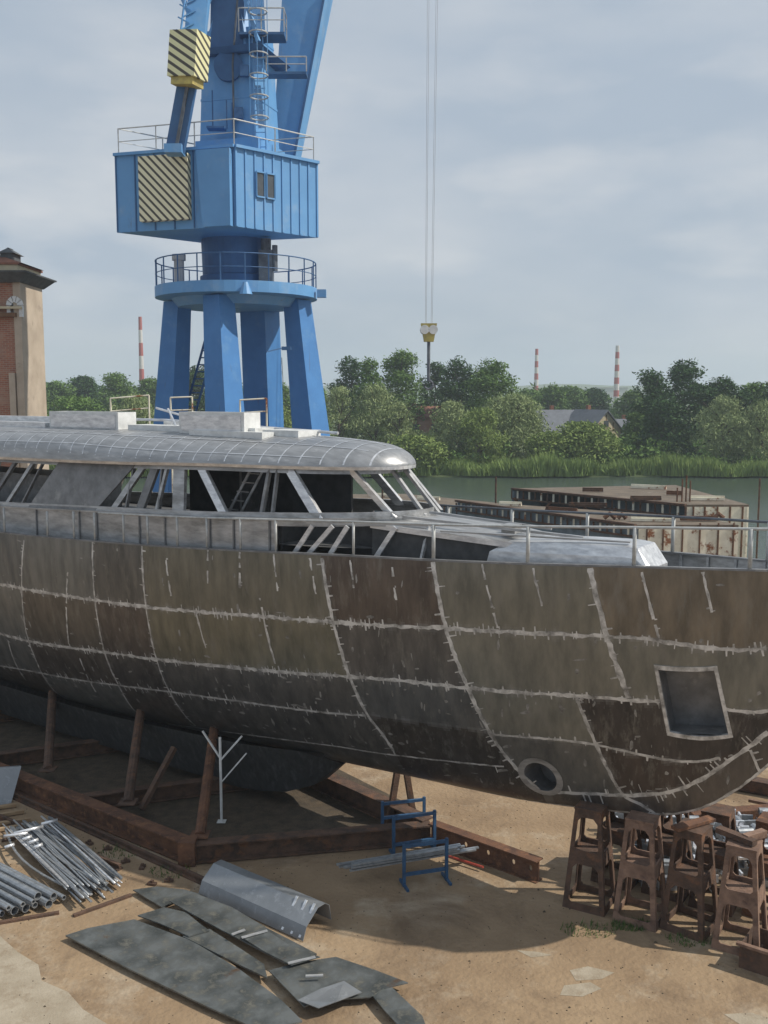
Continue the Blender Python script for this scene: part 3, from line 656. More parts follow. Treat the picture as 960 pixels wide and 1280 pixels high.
# header band under the roof lip and frames round the big openings
hs=front(RS+.36,15.,18)+[16+1.*i for i in range(16)]
for sg in (1,-1):
    b=MB()
    for i in range(len(hs)-1):
        s0,s1=hs[i],hs[i+1]; y0_,y1_=top_y(s0)+.015,top_y(s1)+.015
        b.hexa([(s0,sg*(y0_+.02),rz(s0)-.12),(s1,sg*(y1_+.02),rz(s1)-.12),(s1,sg*(y1_-.05),rz(s1)-.12),(s0,sg*(y0_-.05),rz(s0)-.12)],[(s0,sg*y0_,rz(s0)+.02),(s1,sg*y1_,rz(s1)+.02),(s1,sg*(y1_-.07),rz(s1)+.02),(s0,sg*(y0_-.07),rz(s0)+.02)])
    b.build('window_header',M['alu'],yacht)
b=MB()
for sg in (1,-1):
    for i in range(len(wst)-1):
        s0,s1=wst[i],wst[i+1]; q0,q1=bot_y(s0),bot_y(s1)
        b.hexa([(s0,sg*(q0+.012),SILL(s0)+.042),(s1,sg*(q1+.012),SILL(s1)+.042),(s1,sg*max(0,q1-.06),SILL(s1)+.042),(s0,sg*max(0,q0-.06),SILL(s0)+.042)],[(s0,sg*q0,SILL(s0)+.15),(s1,sg*q1,SILL(s1)+.15),(s1,sg*max(0,q1-.07),SILL(s1)+.15),(s0,sg*max(0,q0-.07),SILL(s0)+.15)])
b.build('window_coaming',M['alu'],yacht)
# slanted blank panel aft
b=MB(); q=[(19.35,top_y(19.3)+.03,rz(19)+.02),(16.35,top_y(16.4)+.03,rz(16.4)+.02),(17.7,bot_y(17.7)+.02,SILL(17.7)+.03),(20.5,bot_y(20.5)+.02,SILL(20.5)+.03)]
b.hexa([(x_,y_-.05,z_) for x_,y_,z_ in q],q); b.build('blank_panel',M['alu_dark'],yacht)
# interior: cabin sole and bulkheads, cabin shade put into their dark colour
b=MB(); 
for i in range(len(wst)-1):
    s0,s1=wst[i],wst[i+1]; b.quad((s0,wy(s0)-.06,6.75),(s1,wy(s1)-.06,6.75),(s1,-wy(s1)+.06,6.75),(s0,-wy(s0)+.06,6.75))
b.build('cabin_sole',M['alu_dark'],yacht)
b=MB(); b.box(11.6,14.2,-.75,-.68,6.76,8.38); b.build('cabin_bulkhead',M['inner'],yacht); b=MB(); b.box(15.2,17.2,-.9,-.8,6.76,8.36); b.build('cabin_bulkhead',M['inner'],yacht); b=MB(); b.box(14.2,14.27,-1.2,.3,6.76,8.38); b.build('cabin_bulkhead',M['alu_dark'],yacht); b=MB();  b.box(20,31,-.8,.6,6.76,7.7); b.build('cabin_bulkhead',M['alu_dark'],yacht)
b=MB(); b.bar((14.2,.6,6.8),(13.4,.3,8.3),.06); b.bar((14.6,.6,6.8),(13.8,.3,8.3),.06); 
for i in range(6): b.bar((14.2-.13*i,.6-.05*i,7.0+.22*i),(14.6-.13*i,.6-.05*i,7.0+.22*i),.03)
b.build('cabin_ladder',M['alu'],yacht)
# side bay between deck and sill: recess with its shade painted dark, slanting struts in front
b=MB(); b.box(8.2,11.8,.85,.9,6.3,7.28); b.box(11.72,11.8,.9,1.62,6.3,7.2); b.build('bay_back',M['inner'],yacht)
for s0,s1,y0 in ((11.45,10.85,1.72),(11.15,10.35,1.66),(10.55,10.0,1.6),(9.5,8.95,1.35)):
    b=MB(); b.bar((s0,y0,itp(SZ,s0)-.25),(s1,y0-.1,SILL(s1)-.12),.05,.1); b.build('slanted_strut',M['alu_bright'],yacht)
b=MB(); b.bar((11.6,1.75,7.24),(8.3,1.0,7.32),.06,.05); b.bar((8.35,1.25,6.5),(8.3,1.0,7.32),.06,.06); b.build('bay_rail',M['alu'],yacht)
# low coachroof ahead of the deckhouse
b=MB(); cs=front(5.4,9.6,14)
for i in range(len(cs)-1):
    for sg in (1,-1):
        q=[]
        for s_ in (cs[i],cs[i+1]):
            w_=pln(s_,(1.25,4.4),5.4,2.); z_=itp([(5.4,7.12),(7.5,7.30),(9.6,7.42)],s_); q.append((s_,w_,z_))
        (a0,w0,z0),(a1,w1,z1)=q
        b.quad((a0,0,z0),(a1,0,z1),(a1,sg*w1,z1-.09),(a0,sg*w0,z0-.09)); b.quad((a0,sg*w0,z0-.09),(a1,sg*w1,z1-.09),(a1,sg*w1,z1-.2),(a0,sg*w0,z0-.2),1); b.quad((a0,sg*w0*.94,z0-.2),(a1,sg*w1*.94,z1-.2),(a1,sg*w1*.94,6.4),(a0,sg*w0*.94,6.4),2)
b.build('coachroof',[M['alu'],M['alu_bright'],M['inner']],yacht)
# bright foredeck trunk on the near side
b=MB()
tz=lambda s: itp([(3.5,7.18),(4.2,7.26),(6,7.2),(7.95,7.05)],s)
for i in range(16):
    s0=3.75+i*.26; s1=s0+.26; bb=.55; 
    def prof(s): 
        e=min(1,(s-3.6)/.5+.15); o_=min(itp(SB,s)-.28,.92); z_=itp(SZ,s)-.36; zt=tz(s)
        return [(s,o_,z_),(s,o_-.03,z_+(zt-z_)*.7*e),(s,o_-.12,z_+(zt-z_)*.97*e),(s,o_-.38,z_+(zt-z_)*e),(s,-.2,z_+(zt-z_)*e)]
    A,B=prof(s0),prof(s1)
    for k in range(4): b.quad(A[k],B[k],B[k+1],A[k+1])
for s_ in (3.75,3.75+16*.26):
    A=prof(s_); b.add(A+[(s_,-.2,itp(SZ,s_)-.36)],[list(range(6))])
b.build('foredeck_trunk',M['alu_bright'],yacht,smooth=False)
b=MB(); b.bar((9.0,.9,7.46),(5.2,.35,7.28),.09,.05); b.bar((8.8,.2,7.5),(6.0,.1,7.36),.05,.05); b.box(6.6,6.9,.2,.5,7.25,7.42); b.bar((7.9,1.15,7.28),(4.2,.5,7.3),.12,.03); b.build('deck_batten',M['alu'],yacht)

# prop standing under the bilge
pt=gr(277,1027)
pr=thing('prop_post','thin white painted steel prop with a three armed head standing under the hull','prop',pt)
b=MB(); b.tube([(0,0,0),(0,0,2.05)],.032,8); b.box(-.1,.1,-.1,.1,0,.012); b.build('post',M['white'],pr)
for a_,z0,l_ in ((( -.42,.1,.62),1.55,1),((.5,.1,.55),1.5,1),((.62,-.1,.75),.95,1)):
    b=MB(); b.bar((0,0,z0),(a_[0],a_[1],z0+a_[2]),.05,.03); b.build('brace',M['white'],pr)

# ---------------- cradle under the hull ----------------
def ibeam(mb,a,b,h=.5,w=.3,t=.035,mi=0):
    a,b=Vector(a),Vector(b); z=Vector((0,0,1))
    mb.bar(a+z*(h-t/2),b+z*(h-t/2),w,t,mi); mb.bar(a+z*t/2,b+z*t/2,w,t,mi); mb.bar(a+z*h/2,b+z*h/2,t,h-2*t-.004,mi)
def g2(p,z=0.): return gr(p[0],p[1],z)
A0=g2((238,1078)); A1=g2((20,988)); dirL=(A1-A0).normalized(); A2=A0+dirL*15
B1=g2((538,1052)); 
cr=thing('launching_cradle','long rusty steel cradle frame with leaning posts under the yacht hull','cradle',A0)
L_=lambda v: Vector(v)-A0
yacht_mat=Matrix.Translation(PB)@Matrix.Rotation(math.pi-TH,4,'Z')
def cp_(mb,name,m,lab=None): 
    o=mb.build(name,m,cr); 
    if lab: o['label']=lab
    return o
b=MB(); ibeam(b,L_(A0)+Vector((0,0,.02)),L_(A2)+Vector((0,0,.02)),.46,.34); cp_(b,'long_beam',M['rust'])
b=MB(); ibeam(b,L_(A0)+Vector((-.05,-.02,.03)),L_(B1)+Vector((0,0,.02)),.42,.3); cp_(b,'cross_beam',M['rustdk'])
C0=A0+(B1-A0)*.97; C1=g2((424,1002)); C1v=(C1-C0).normalized(); C2=C0+C1v*17
b=MB(); ibeam(b,L_(C0)+Vector((.1,.15,.02)),L_(C2)+Vector((0,0,.02)),.46,.34); cp_(b,'long_beam',M['rustdk'])
for k in (4.2,8.6,13.):
    a=A0+dirL*k; c_=C0+C1v*(k+.4)
    b=MB(); ibeam(b,L_(a)+Vector((.25,.1,.03)),L_(c_)+Vector((-.2,0,.03)),.38,.26); cp_(b,'cross_beam',M['rustdk'])
b=MB(); a=L_(A0); b.box(-.22,.14,-.22,.14,.0,.54); cp_(b,'corner_box',M['rust'])
for (bx_,by_),(s_,h_),mm in (((250,1044),(14.761,0.0793),'rust'),((160,1003),(17.274,0.1054),'rustdk'),((60,962),(21.145,0.0801),'rustdk'),((-45,925),(25.483,0.0322),'rustdk')):
    a=L_(g2((bx_,by_),.48)); v=P3(s_,h_); tp=L_(yacht_mat@v); b=MB(); b.tube([a,(tp.x,tp.y,tp.z+.03)],.12,10); b.box(a.x-.2,a.x+.2,a.y-.2,a.y+.2,.484,.51); cp_(b,'post',M[mm])
for k in (2.6,):
    a=L_(A0+dirL*k); b=MB(); b.bar((a.x+.5,a.y+.6,.25),(a.x+1.1,a.y+1.6,1.4),.12,.12); cp_(b,'brace',M['rustdk'])
# bolted girder to the right of the cradle
G0=g2((545,1062)); G1=g2((674,1102))
G0=g2((540,1052)); gd=(G1-G0).normalized()
b=MB(); nrm=Vector((gd.y,-gd.x,0)); L=(G1-G0).length
holes=[[(x+.045*math.cos(math.pi*j/4),.24+.06*math.sin(math.pi*j/4)) for j in range(8)] for x in (L*.34,L*.55,L*.78,L*.93)]
b.plate([(0,0.02),(L,0.02),(L,.44),(0,.44)],holes,G0,gd,(0,0,1),.03)
b.bar(G0+Vector((0,0,.455)),G1+Vector((0,0,.455)),.26,.028); b.bar(G0+Vector((0,0,.01)),G1+Vector((0,0,.01)),.26,.018)
single(b,'steel_girder',M['rust'],'dark rusty girder with round bolt holes lying on sand right of blue racks','girder')
# crane track rails in the ground, in front of the cradle
for (p,q,lab) in (((-60,962),(262,1108),'rusty ground rail nearest the cradle running under loose steel plates'),((-60,1000),(150,1088),'buried ground rail beside the stacked profiles, half covered with soil')):
    a,c_=g2(p),g2(q); b=MB(); b.bar(a+Vector((0,0,.02)),c_+Vector((0,0,.02)),.16,.04); b.bar(a+Vector((0,0,.07)),c_+Vector((0,0,.07)),.03,.07); b.bar(a+Vector((0,0,.12)),c_+Vector((0,0,.12)),.075,.035)
    single(b,'ground_rail',M['rustdk'],lab,'rail',group='rails along the cradle')
for i,(px,py) in enumerate([(112,1055),(157,1078),(178,1085),(211,1102),(135,1062),(190,1106)]):
    a=g2((px,py)); b=MB(); b.box(-.09,.09,-.05,.05,0,.05); b.box(-.03,.03,-.03,.03,.05,.10); o=single(b,'rail_clip',M['rustdk'],'small rusty clip on the sand beside the ground rails','clip',group='clips beside the rails'); o.location=a; o.rotation_euler.z=rnd.uniform(0,3)
# A-shaped shore behind the racks
pa=g2((503,1030)); b=thing('shore_frame','dark A shaped steel shore under the hull behind the blue racks','shore',pa,.3)
for x0,x1 in ((-.34,-.04),(.30,.06)):
    m_=MB(); m_.bar((x0,0,0),(x1,.1,1.62),.13,.13); m_.build('leg',M['rustdk'],b)
m_=MB(); m_.box(-.22,.24,-.05,.22,1.62,1.70); m_.build('head_plate',M['rustdk'],b)
m_=MB(); m_.bar((-.25,.02,.5),(.24,.02,.5),.06,.06); m_.build('tie_bar',M['rustdk'],b)

# ---------------- trestles ----------------
def trestle_parts(root,H=2.0,wb=.42,wt=.26,m=None):
    nw=math.hypot(H,wb-wt)
    def X(v): # half width at height fraction
        return wb+(wt-wb)*v
    for k in range(4):
        a=k*math.pi/2; c_,s_=math.cos(a),math.sin(a)
        # face local axes: u along the face, v up (leaning in)
        ux=Vector((-s_,c_,0)); org=Vector((c_*wb,s_*wb,0)); top=Vector((c_*wt,s_*wt,H)); uy=(top-org)/H
        def oct_(v0,v1,leg,ar=.09,arb=.05):
            w0=X(v0)-leg; w1=X(v1)-leg
            return [(-w0+arb,v0*H),(w0-arb,v0*H),(w0,v0*H+arb),(w1+.01,v1*H-ar),(w1-ar*.8,v1*H),(-w1+ar*.8,v1*H),(-w1-.01,v1*H-ar),(-w0,v0*H+arb)]
        b=MB(); b.plate([(-wb,0),(wb,0),(wt,H),(-wt,H)],[oct_(.07,.46,.10),oct_(.60,.93,.085)],org,ux,uy,-.03)
        b.build('side_panel',m,root)
    b=MB(); b.box(-wt-.01,wt+.01,-wt-.01,wt+.01,H,H+.035); b.build('top_plate',m,root)
    b=MB(); b.box(-wb*.72,wb*.72,-wb*.72,wb*.72,H*.52,H*.55); b.build('middle_shelf',m,root)
tls=[('dark rusty trestle farthest left under the bow, beside bare sand',(737,1128),'rustdk',1.98,.12),
('dark trestle directly behind the leftmost one, under the keel',(772,1098),'rustdk',1.94,.0),
('orange rusted trestle second from left, its narrow foot nearest weeds',(800,1146),'rustpink',2.0,.1),
('dark trestle in the back row between the orange ones',(835,1112),'rustdk',1.9,.05),
('dark shadowed trestle third from left in the front row, open underneath',(862,1158),'rustdk',1.95,-.05),
('dark trestle in the back row directly behind the third front one',(893,1128),'rustdk',1.9,.1),
('trestle at the right edge behind the planks, half out of view',(962,1140),'rust',1.85,.0),
('short brown trestle deep in the back row near the scrap',(812,1088),'rustdk',1.85,-.1),
('pinkish rusty trestle at the right in full sun with planks on top',(925,1180),'rustpink',1.92,.08)]
tr0=None
for lab,p,m_,H_,rr in tls:
    t=thing('trestle',lab,'trestle',g2(p),-TH+rr,'rusty steel trestles under and beside the bow'); trestle_parts(t,H_,m=M[m_])
# low rusty box at the right edge
a=g2((968,1208)); t=thing('steel_crate','low rusty open steel crate at the foot of the rightmost trestle','crate',a,-TH)
b=MB(); b.box(-.5,.5,-.4,-.37,0,.42); b.build('side_panel',M['rustdk'],t); b=MB(); b.box(-.5,.5,.37,.4,0,.42); b.build('side_panel',M['rustdk'],t)
b=MB(); b.box(-.5,-.47,-.37,.37,0,.42); b.build('end_panel',M['rustdk'],t); b=MB(); b.box(-.55,.55,-.45,-.36,.42,.47); b.build('top_rail',M['rustpink'],t)
# planks and blocks on the trestles
def plank(c,L,w_,h,rz,m,lab,grp=None,ry=0,name='plank',cat='plank'):
    b=MB(); b.box(-L/2,L/2,-w_/2,w_/2,0,h); o=b.build(name,m); o.location=c; o.rotation_euler=(0,ry,rz); tag(o,lab,cat,grp); return o
q=g2((925,1180)); plank((q.x-.12,q.y+.1,1.975),.75,.16,.10,-.9,M['rustdk'],'dark timber block lying on top of the rightmost trestle')
plank((q.x+.22,q.y+.1,1.975),.5,.14,.12,.5,M['rustpink'],'short reddish steel block on the right corner of the rightmost trestle')
q=g2((862,1158)); plank((q.x+.0,q.y+.0,2.005),.95,.2,.06,.5,M['rust'],'orange rusty plate laid over the third front trestle')
# yellow and red angle beams beyond the trestles
plank((8.4,22.4,.05),2.6,.3,.32,.18,M['rust'],'orange steel beam on sand just beyond the bow',name='steel_girder',cat='girder')
plank((10.0,23.9,.05),3.2,.35,.3,-.5,M['rustdk'],'dark rusty beam lying at right edge behind the scrap rows',name='steel_girder',cat='girder')
for i in range(9):
    plank((7.0+.42*i,21.4+rnd.uniform(-.5,1.6),.05+.01*i),rnd.uniform(1.2,2.6),.09,.07,rnd.uniform(-.9,.2),M[rnd.choice(('rust','rustpink','rustdk'))],'thin rusty bar scattered on reddish ground beyond the trestles','rusty bars scattered beyond the trestles',name='rusty_bar',cat='bar')
# rows of stacked aluminium castings behind the trestles
r2=random.Random(3)
def cast_mesh(k):
    b=MB()
    if k==0: b.box(-.16,.16,-.09,.09,0,.05); b.box(-.16,-.12,-.09,.09,.05,.16); b.box(.12,.16,-.09,.09,.05,.16)
    elif k==1: b.pipe((-.17,0,.08),(.17,0,.08),.08,.02,10)
    else: b.box(-.17,.17,-.02,.02,0,.17); b.box(-.17,.17,.02,.12,0,.03); b.box(-.02,.02,.02,.10,.03,.14)
    return b
protos=[]
for k in range(3):
    o=cast_mesh(k).build('aluminium_offcut',M['tube_bright' if k==0 else 'tube']); protos.append(o)
n_=0
for row in range(9):
    for j in range(11):
        for lvl in range(2 if row%3==1 else 3):
            k=r2.randrange(3); o=protos[k] if n_<3 and k==n_ else protos[k].copy()
            if o.name not in C.objects: C.objects.link(o)
            if o in protos: protos_used=True
            s_=1.
            x=5.4+row*.42+r2.uniform(-.03,.03); y=19.3+j*.27+r2.uniform(-.03,.03)
            if row>4 and j<2: x+=.3
            o.location=(x,y,.02+lvl*.19); o.rotation_euler=(0,0,r2.uniform(-.12,.12)+(math.pi/2 if r2.random()<.25 else 0)); tag(o,'shiny aluminium offcut in the packed rows behind the trestles','offcut','aluminium offcuts stacked in rows'); n_+=1
for p_ in protos:
    if p_.location.length<.01: p_.location=(8.9,20.2,.6); tag(p_,'shiny aluminium offcut in the packed rows behind the trestles','offcut','aluminium offcuts stacked in rows')

# ---------------- blue racks with aluminium bars ----------------
def rack(loc,rz,lab,W=.95,H=.85,D_=.0):
    t=thing('steel_rack',lab,'rack',loc,rz,'blue painted steel racks')
    for x in (-W/2,W/2):
        b=MB(); b.bar((x,0,0),(x,0,H+.06),.06,.06); b.build('upright',M['rackblue'],t)
    for z in ((H,.25) if 'front' in lab else (H,.52,.2)):
        b=MB(); b.bar((-W/2+.03,0,z),(W/2-.03,0,z),.06,.06); b.build('crossbar',M['rackblue'],t)
    for x in (-W/2,W/2):
        b=MB(); b.bar((x,-.26,.03),(x,.26,.03),.05,.05); b.build('foot',M['rackblue'],t)
    return t
for (px0,py0,px1,py1),lab in (((505,1108,558,1100),'blue rack in front, its feet clear on the sand'),((492,1070,543,1062),'middle blue rack of three, partly behind the front one'),((478,1050,530,1044),'rearmost blue rack in the dark shade under the hull')):
    a,c_=g2((px0,py0)),g2((px1,py1)); m_=(a+c_)/2; d=c_-a; W=d.length
    rack(m_,math.atan2(d.y,d.x),lab,W)
a=g2((432,1108)); c_=g2((606,1078)); dd=(c_-a).normalized(); nn=Vector((-dd.y,dd.x,0))
for i in range(9):
    o_=(i%4)*.075-.1; z=.36+(i//4)*.055
    b=MB(); s0=rnd.uniform(-.2,.2); b.bar(Vector((0,0,0)),dd*(2.55+rnd.uniform(-.4,.3)),.06,.035)
    o=single(b,'aluminium_bar',M['tube'],'long grey aluminium bar resting across the front blue rack','bar','aluminium bars on the blue racks'); o.location+=a+dd*s0+nn*o_+Vector((0,0,z-a.z))-Vector((0,0,0)); o.location.z=z
b=MB(); b.tube([g2((560,1070),.1),g2((604,1084),.1)],.025,6); single(b,'red_marked_rod',M['redpaint'],'thin red tipped rod at the right end of the aluminium bars','rod')

# ---------------- stacked profiles at the left ----------------
def palletbar(a,b_,lab):
    m_=MB(); m_.bar(a,b_,.09,.09); return single(m_,'bearer',M['rustdk'],lab,'bearer')
Q=[g2((4,1046)),g2((62,1034)),g2((158,1116)),g2((98,1140))]
palletbar(g2((92,1146)),g2((164,1120)),'bearer bar under the near end of the tangled profile stack')
palletbar(g2((2,1052)),g2((72,1040)),'bearer bar under the far end of the tangled profile stack')
far0,far1,near1,near0=Q
for i in range(74):
    u=rnd.random(); lv=int(rnd.random()*4); z=.10+.065*lv
    t0=rnd.uniform(-.02,.12); t1=rnd.uniform(.86,1.02)
    fa=far0+(far1-far0)*u; u2=min(1,max(0,u+rnd.uniform(-.09,.09))); na=near0+(near1-near0)*u2
    p0=fa+(na-fa)*t0; p1=fa+(na-fa)*t1; cv=rnd.choice((.1,-.18,.28)) if i%4==0 else 0
    perp=(p1-p0).normalized().cross(Vector((0,0,1)))
    b=MB(); pts=[]
    for k in range(9):
        t=k/8; pts.append(p0+(p1-p0)*t+perp*cv*math.sin(math.pi*t)+Vector((0,0,z+.02*math.sin(3*t+i))))
    r_=rnd.choice((.013,.017,.021,.026))
    if i%2: b.tube(pts,r_,6)
    else:
        for k in range(8): b.bar(pts[k],pts[k+1],.045,.022)
    single(b,'aluminium_profile',M['tube'] if i%5 else M['alu_bright'],'long thin aluminium profile in the tangled stack left of the plates' if not cv else 'bowed aluminium profile curving across the tangled stack','profile','aluminium profiles in the tangled stack',smooth=bool(i%2))
for i,(px,py,a_,L) in enumerate([(36,1040,.5,.62),(20,1046,.2,.5),(42,1054,.6,.2),(34,1050,.6,.2),(48,1060,.6,.18),(62,1030,.5,.35),(12,1060,.5,.2)]):
    b=MB(); b.tube([(-L/2*math.cos(a_),-L/2*math.sin(a_),0),(L/2*math.cos(a_),L/2*math.sin(a_),.03)],.035,8)
    o=single(b,'tube_offcut',M['tube_bright'],'short gleaming tube offcut lying on top of the profile stack','offcut','gleaming offcuts on the profile stack',smooth=True); o.location=g2((px,py),.36)
# big tubes
palletbar(g2((-8,1156)),g2((74,1142)),'wooden bearer under the near ends of the big round tubes')
T0=g2((-20,1096)); Tn=g2((58,1138)); td=(Tn-T0).normalized(); tn=Vector((td.y,-td.x,0))
k=0
for o_,z,r_ in [(0,.16,.085),(-.2,.16,.085),(.2,.17,.06),(.36,.16,.085),(.55,.16,.085),(.75,.15,.06),(.1,.30,.08),(-.1,.29,.07),(.46,.3,.05),(.28,.30,.045),(-.36,.13,.05),(.68,.27,.05),(.9,.14,.05)]:
    b=MB(); L=rnd.uniform(-.15,.1); e=T0+td*((Tn-T0).length+L-o_*.25)-tn*(-o_)
    b.pipe(e-td*3.2+Vector((0,0,z)),e+Vector((0,0,z)),r_,.012,12); k+=1
    single(b,'round_tube',M['tube'],'wide grey round tube with its open end in the lower left bundle' if r_>.065 else 'slim grey round tube packed among the wide ones at lower left','tube','round tubes in the lower left bundle')
# timber battens and the grey sheet at the left edge
for i,(p,q) in enumerate([((-20,1022),(30,1014)),((-20,1032),(38,1024)),((-20,1040),(40,1030)),((-20,1012),(20,1006))]):
    b=MB(); b.bar(g2(p,.06),g2(q,.06),.09,.07); single(b,'timber_batten',M['wood'],'pale timber batten on the ground beyond the profile stack','batten','timber battens at the left edge')
b=MB(); a=g2((-25,1010)); c_=g2((14,1004)); b.hexa([a,c_,c_+Vector((-.05,.1,0)),a+Vector((-.05,.1,0))],[a+Vector((0,.5,.8)),c_+Vector((.1,.5,.75)),c_+Vector((.05,.56,.75)),a+Vector((-.05,.56,.8))]); single(b,'leaning_sheet',M['sheetlt'],'grey metal sheet propped up at the left edge','sheet')

# ---------------- loose plates on the ground ----------------
def gplate(pts,z,name,m,lab,th=.022,sag=0,tilt=None):
    b=MB(); P_=[]
    for i,p in enumerate(pts):
        zz=z+(tilt[i] if tilt else 0); v=gr(p[0],p[1],zz); P_.append(v)
    k=len(P_); b.add([v-Vector((0,0,th)) for v in P_]+P_,[list(range(k))[::-1],list(range(k,2*k))]+[[i,(i+1)%k,k+(i+1)%k,k+i] for i in range(k)])
    return single(b,name,m,lab,'plate')
gplate([(82,1169),(110,1160),(168,1149),(240,1176),(300,1212),(352,1250),(378,1276),(330,1290),(255,1256),(160,1210)],.12,'steel_plate',M['sheet'],'largest dark steel plate, long and tapering, lying in front at left',.03)
gplate([(166,1112),(196,1108),(232,1112),(252,1118),(226,1122),(203,1134)],.10,'steel_plate',M['sheet'],'small dark plate tucked beside the rail at the far end')
gplate([(212,1126),(243,1116),(290,1134),(334,1160),(396,1192),(358,1204),(296,1172),(258,1152)],.20,'steel_plate',M['sheet'],'long dark plate lying along the bent grey sheet')
gplate([(172,1144),(205,1134),(232,1140),(252,1156),(262,1163),(236,1170),(200,1154)],.16,'steel_plate',M['sheet'],'middle dark plate behind the largest one, nearest the tube stack')
gplate([(228,1170),(262,1161),(292,1180),(330,1205),(334,1222),(300,1206),(268,1190)],.13,'steel_plate',M['sheet'],'narrow dark plate in the gap between the two longest plates',.03)
gplate([(300,1170),(330,1160),(360,1180),(400,1196),(364,1206),(332,1190)],.235,'steel_plate',M['sheet'],'short plate overlapping the end of the long dark plate',.015)
gplate([(336,1213),(372,1203),(420,1196),(468,1212),(510,1228),(480,1235),(462,1246),(400,1250),(380,1258)],.16,'steel_plate',M['sheet'],'wide dark plate at the right end of the plate pile')
gplate([(462,1240),(490,1234),(528,1270),(535,1290),(506,1290),(480,1262)],.14,'steel_plate',M['sheet'],'dark tongue shaped plate pointing towards the bottom, rightmost of the pile')
gplate([(372,1250),(400,1236),(430,1226),(452,1240),(420,1252),(398,1260)],.22,'steel_plate',M['sheetlt'],'crumpled bright plate scrap on the wide dark plate',.012,tilt=[0,.03,.05,0,.06,0])
# packing timbers under the plates
for p,q in (((196,1140),(208,1150)),((214,1160),(228,1168)),((262,1182),(274,1190)),((330,1186),(346,1176)),((276,1200),(292,1212)),((238,1150),(256,1142))):
    b=MB(); b.bar(g2(p,.045),g2(q,.045),.09,.08); single(b,'packing_block',M['wood'],'small pale wooden packer showing between the loose plates','packer','wooden packers under the plates')
for p,q in (((302,1172),(334,1163)),((360,1204),(394,1196)),((382,1220),(404,1219)),((290,1168),(306,1162))):
    b=MB(); b.bar(g2(p,.26),g2(q,.26),.05,.02); single(b,'flat_bar',M['alu_bright'],'short bright flat bar lying on the dark plates','bar','bright flat bars on the plates')
# bent channel-shaped sheet
E_=[(248,1118),(383,1180)]
a0=gr(*E_[0]); a1=gr(*E_[1]); al=(a1-a0).normalized(); pe=Vector((-al.y,al.x,0))
t=thing('folded_sheet','light grey folded metal sheet standing on edge like a channel, tallest of the plate pile','sheet',a0)
prof=[(0,0.02),(.10,.26),(.42,.50),(.62,.50),(.74,.42),(.80,.10)]
L=(a1-a0).length
def Q3(u,k): y,z=prof[k]; return al*u+pe*y+Vector((0,0,z))
def strip(u0,u1,ks,th=.012):
    b=MB()
    for k in ks:
        n_=(Q3(1,k)-Q3(0,k)).cross(Q3(0,k+1)-Q3(0,k)).normalized()*th
        A=[Q3(u0,k),Q3(u1,k),Q3(u1,k+1),Q3(u0,k+1)]; b.hexa([v-n_ for v in A],A)
    return b
strip(0,L*.97,range(5)).build('web',M['sheetlt'],t)
for u in (.78,.86,.93):
    b=MB(); A=[al*(L*u)+pe*.02+Vector((0,0,.05)),al*(L*u+.05)+pe*.02+Vector((0,0,.05)),al*(L*u+.05)+pe*.44+Vector((0,0,.54)),al*(L*u)+pe*.44+Vector((0,0,.54))]
    n_=Vector((0,0,.012))-pe*.02; b.hexa(A,[v+n_ for v in A]); b.build('stiffener',M['alu_bright'],t)
# leaf-thin weeds and litter
def weedpatch(px,py,n_,r_,lab):
    c_=g2((px,py)); b=MB()
    for i in range(n_):
        a=rnd.uniform(0,6.28); d=r_*math.sqrt(rnd.random()); x=d*math.cos(a)*1.8; y=d*math.sin(a); h=rnd.uniform(.03,.12); aa=rnd.uniform(0,6.28); dx,dy=.012*math.cos(aa),.012*math.sin(aa)
        b.add([(x-dx,y-dy,0),(x+dx,y+dy,0),(x+rnd.uniform(-.05,.05),y+rnd.uniform(-.05,.05),h)],[[0,1,2]])
    o=b.build('weeds',M['weed']); o.location=c_; tag(o,lab,'weeds',kind='stuff')
weedpatch(790,1157,420,.22,'small green weeds growing in front of the trestles'); weedpatch(735,1163,160,.3,'sparse weeds on the sand left of the trestles'); weedpatch(862,1175,140,.25,'sparse weeds by the third trestle'); weedpatch(150,1065,140,.35,'dry weeds along the buried rail'); weedpatch(215,1090,120,.3,'dry weeds beside the plates')
b=MB()
for i in range(1500):
    X=rnd.uniform(-9,9); Y=rnd.uniform(14.5,24); r_=rnd.uniform(.004,.022)*(2 if rnd.random()<.04 else 1); q=[(X+r_*math.cos(k*1.57+i),Y+r_*math.sin(k*1.57+i)*.8,0) for k in range(4)]
    b.add(q+[(X,Y,r_*.8)],[[0,1,4],[1,2,4],[2,3,4],[3,0,4]])
tag(b.build('gravel',M['soil']),'loose dark grit scattered over the sandy yard','gravel',kind='stuff')

# ---------------- harbour crane ----------------
CY=45.
cc=at(300,600,CY+1.0); CR=Vector((cc.x,CY+1.,0))
crane=thing('harbour_crane','tall blue portal harbour crane with ringed platform, machine house and yellow striped counterweights','crane',CR)
def W(v): return Vector(v)-CR
def cb(mb,name,m,parent=None,**k): return mb.build(name,m,parent or crane,**k)
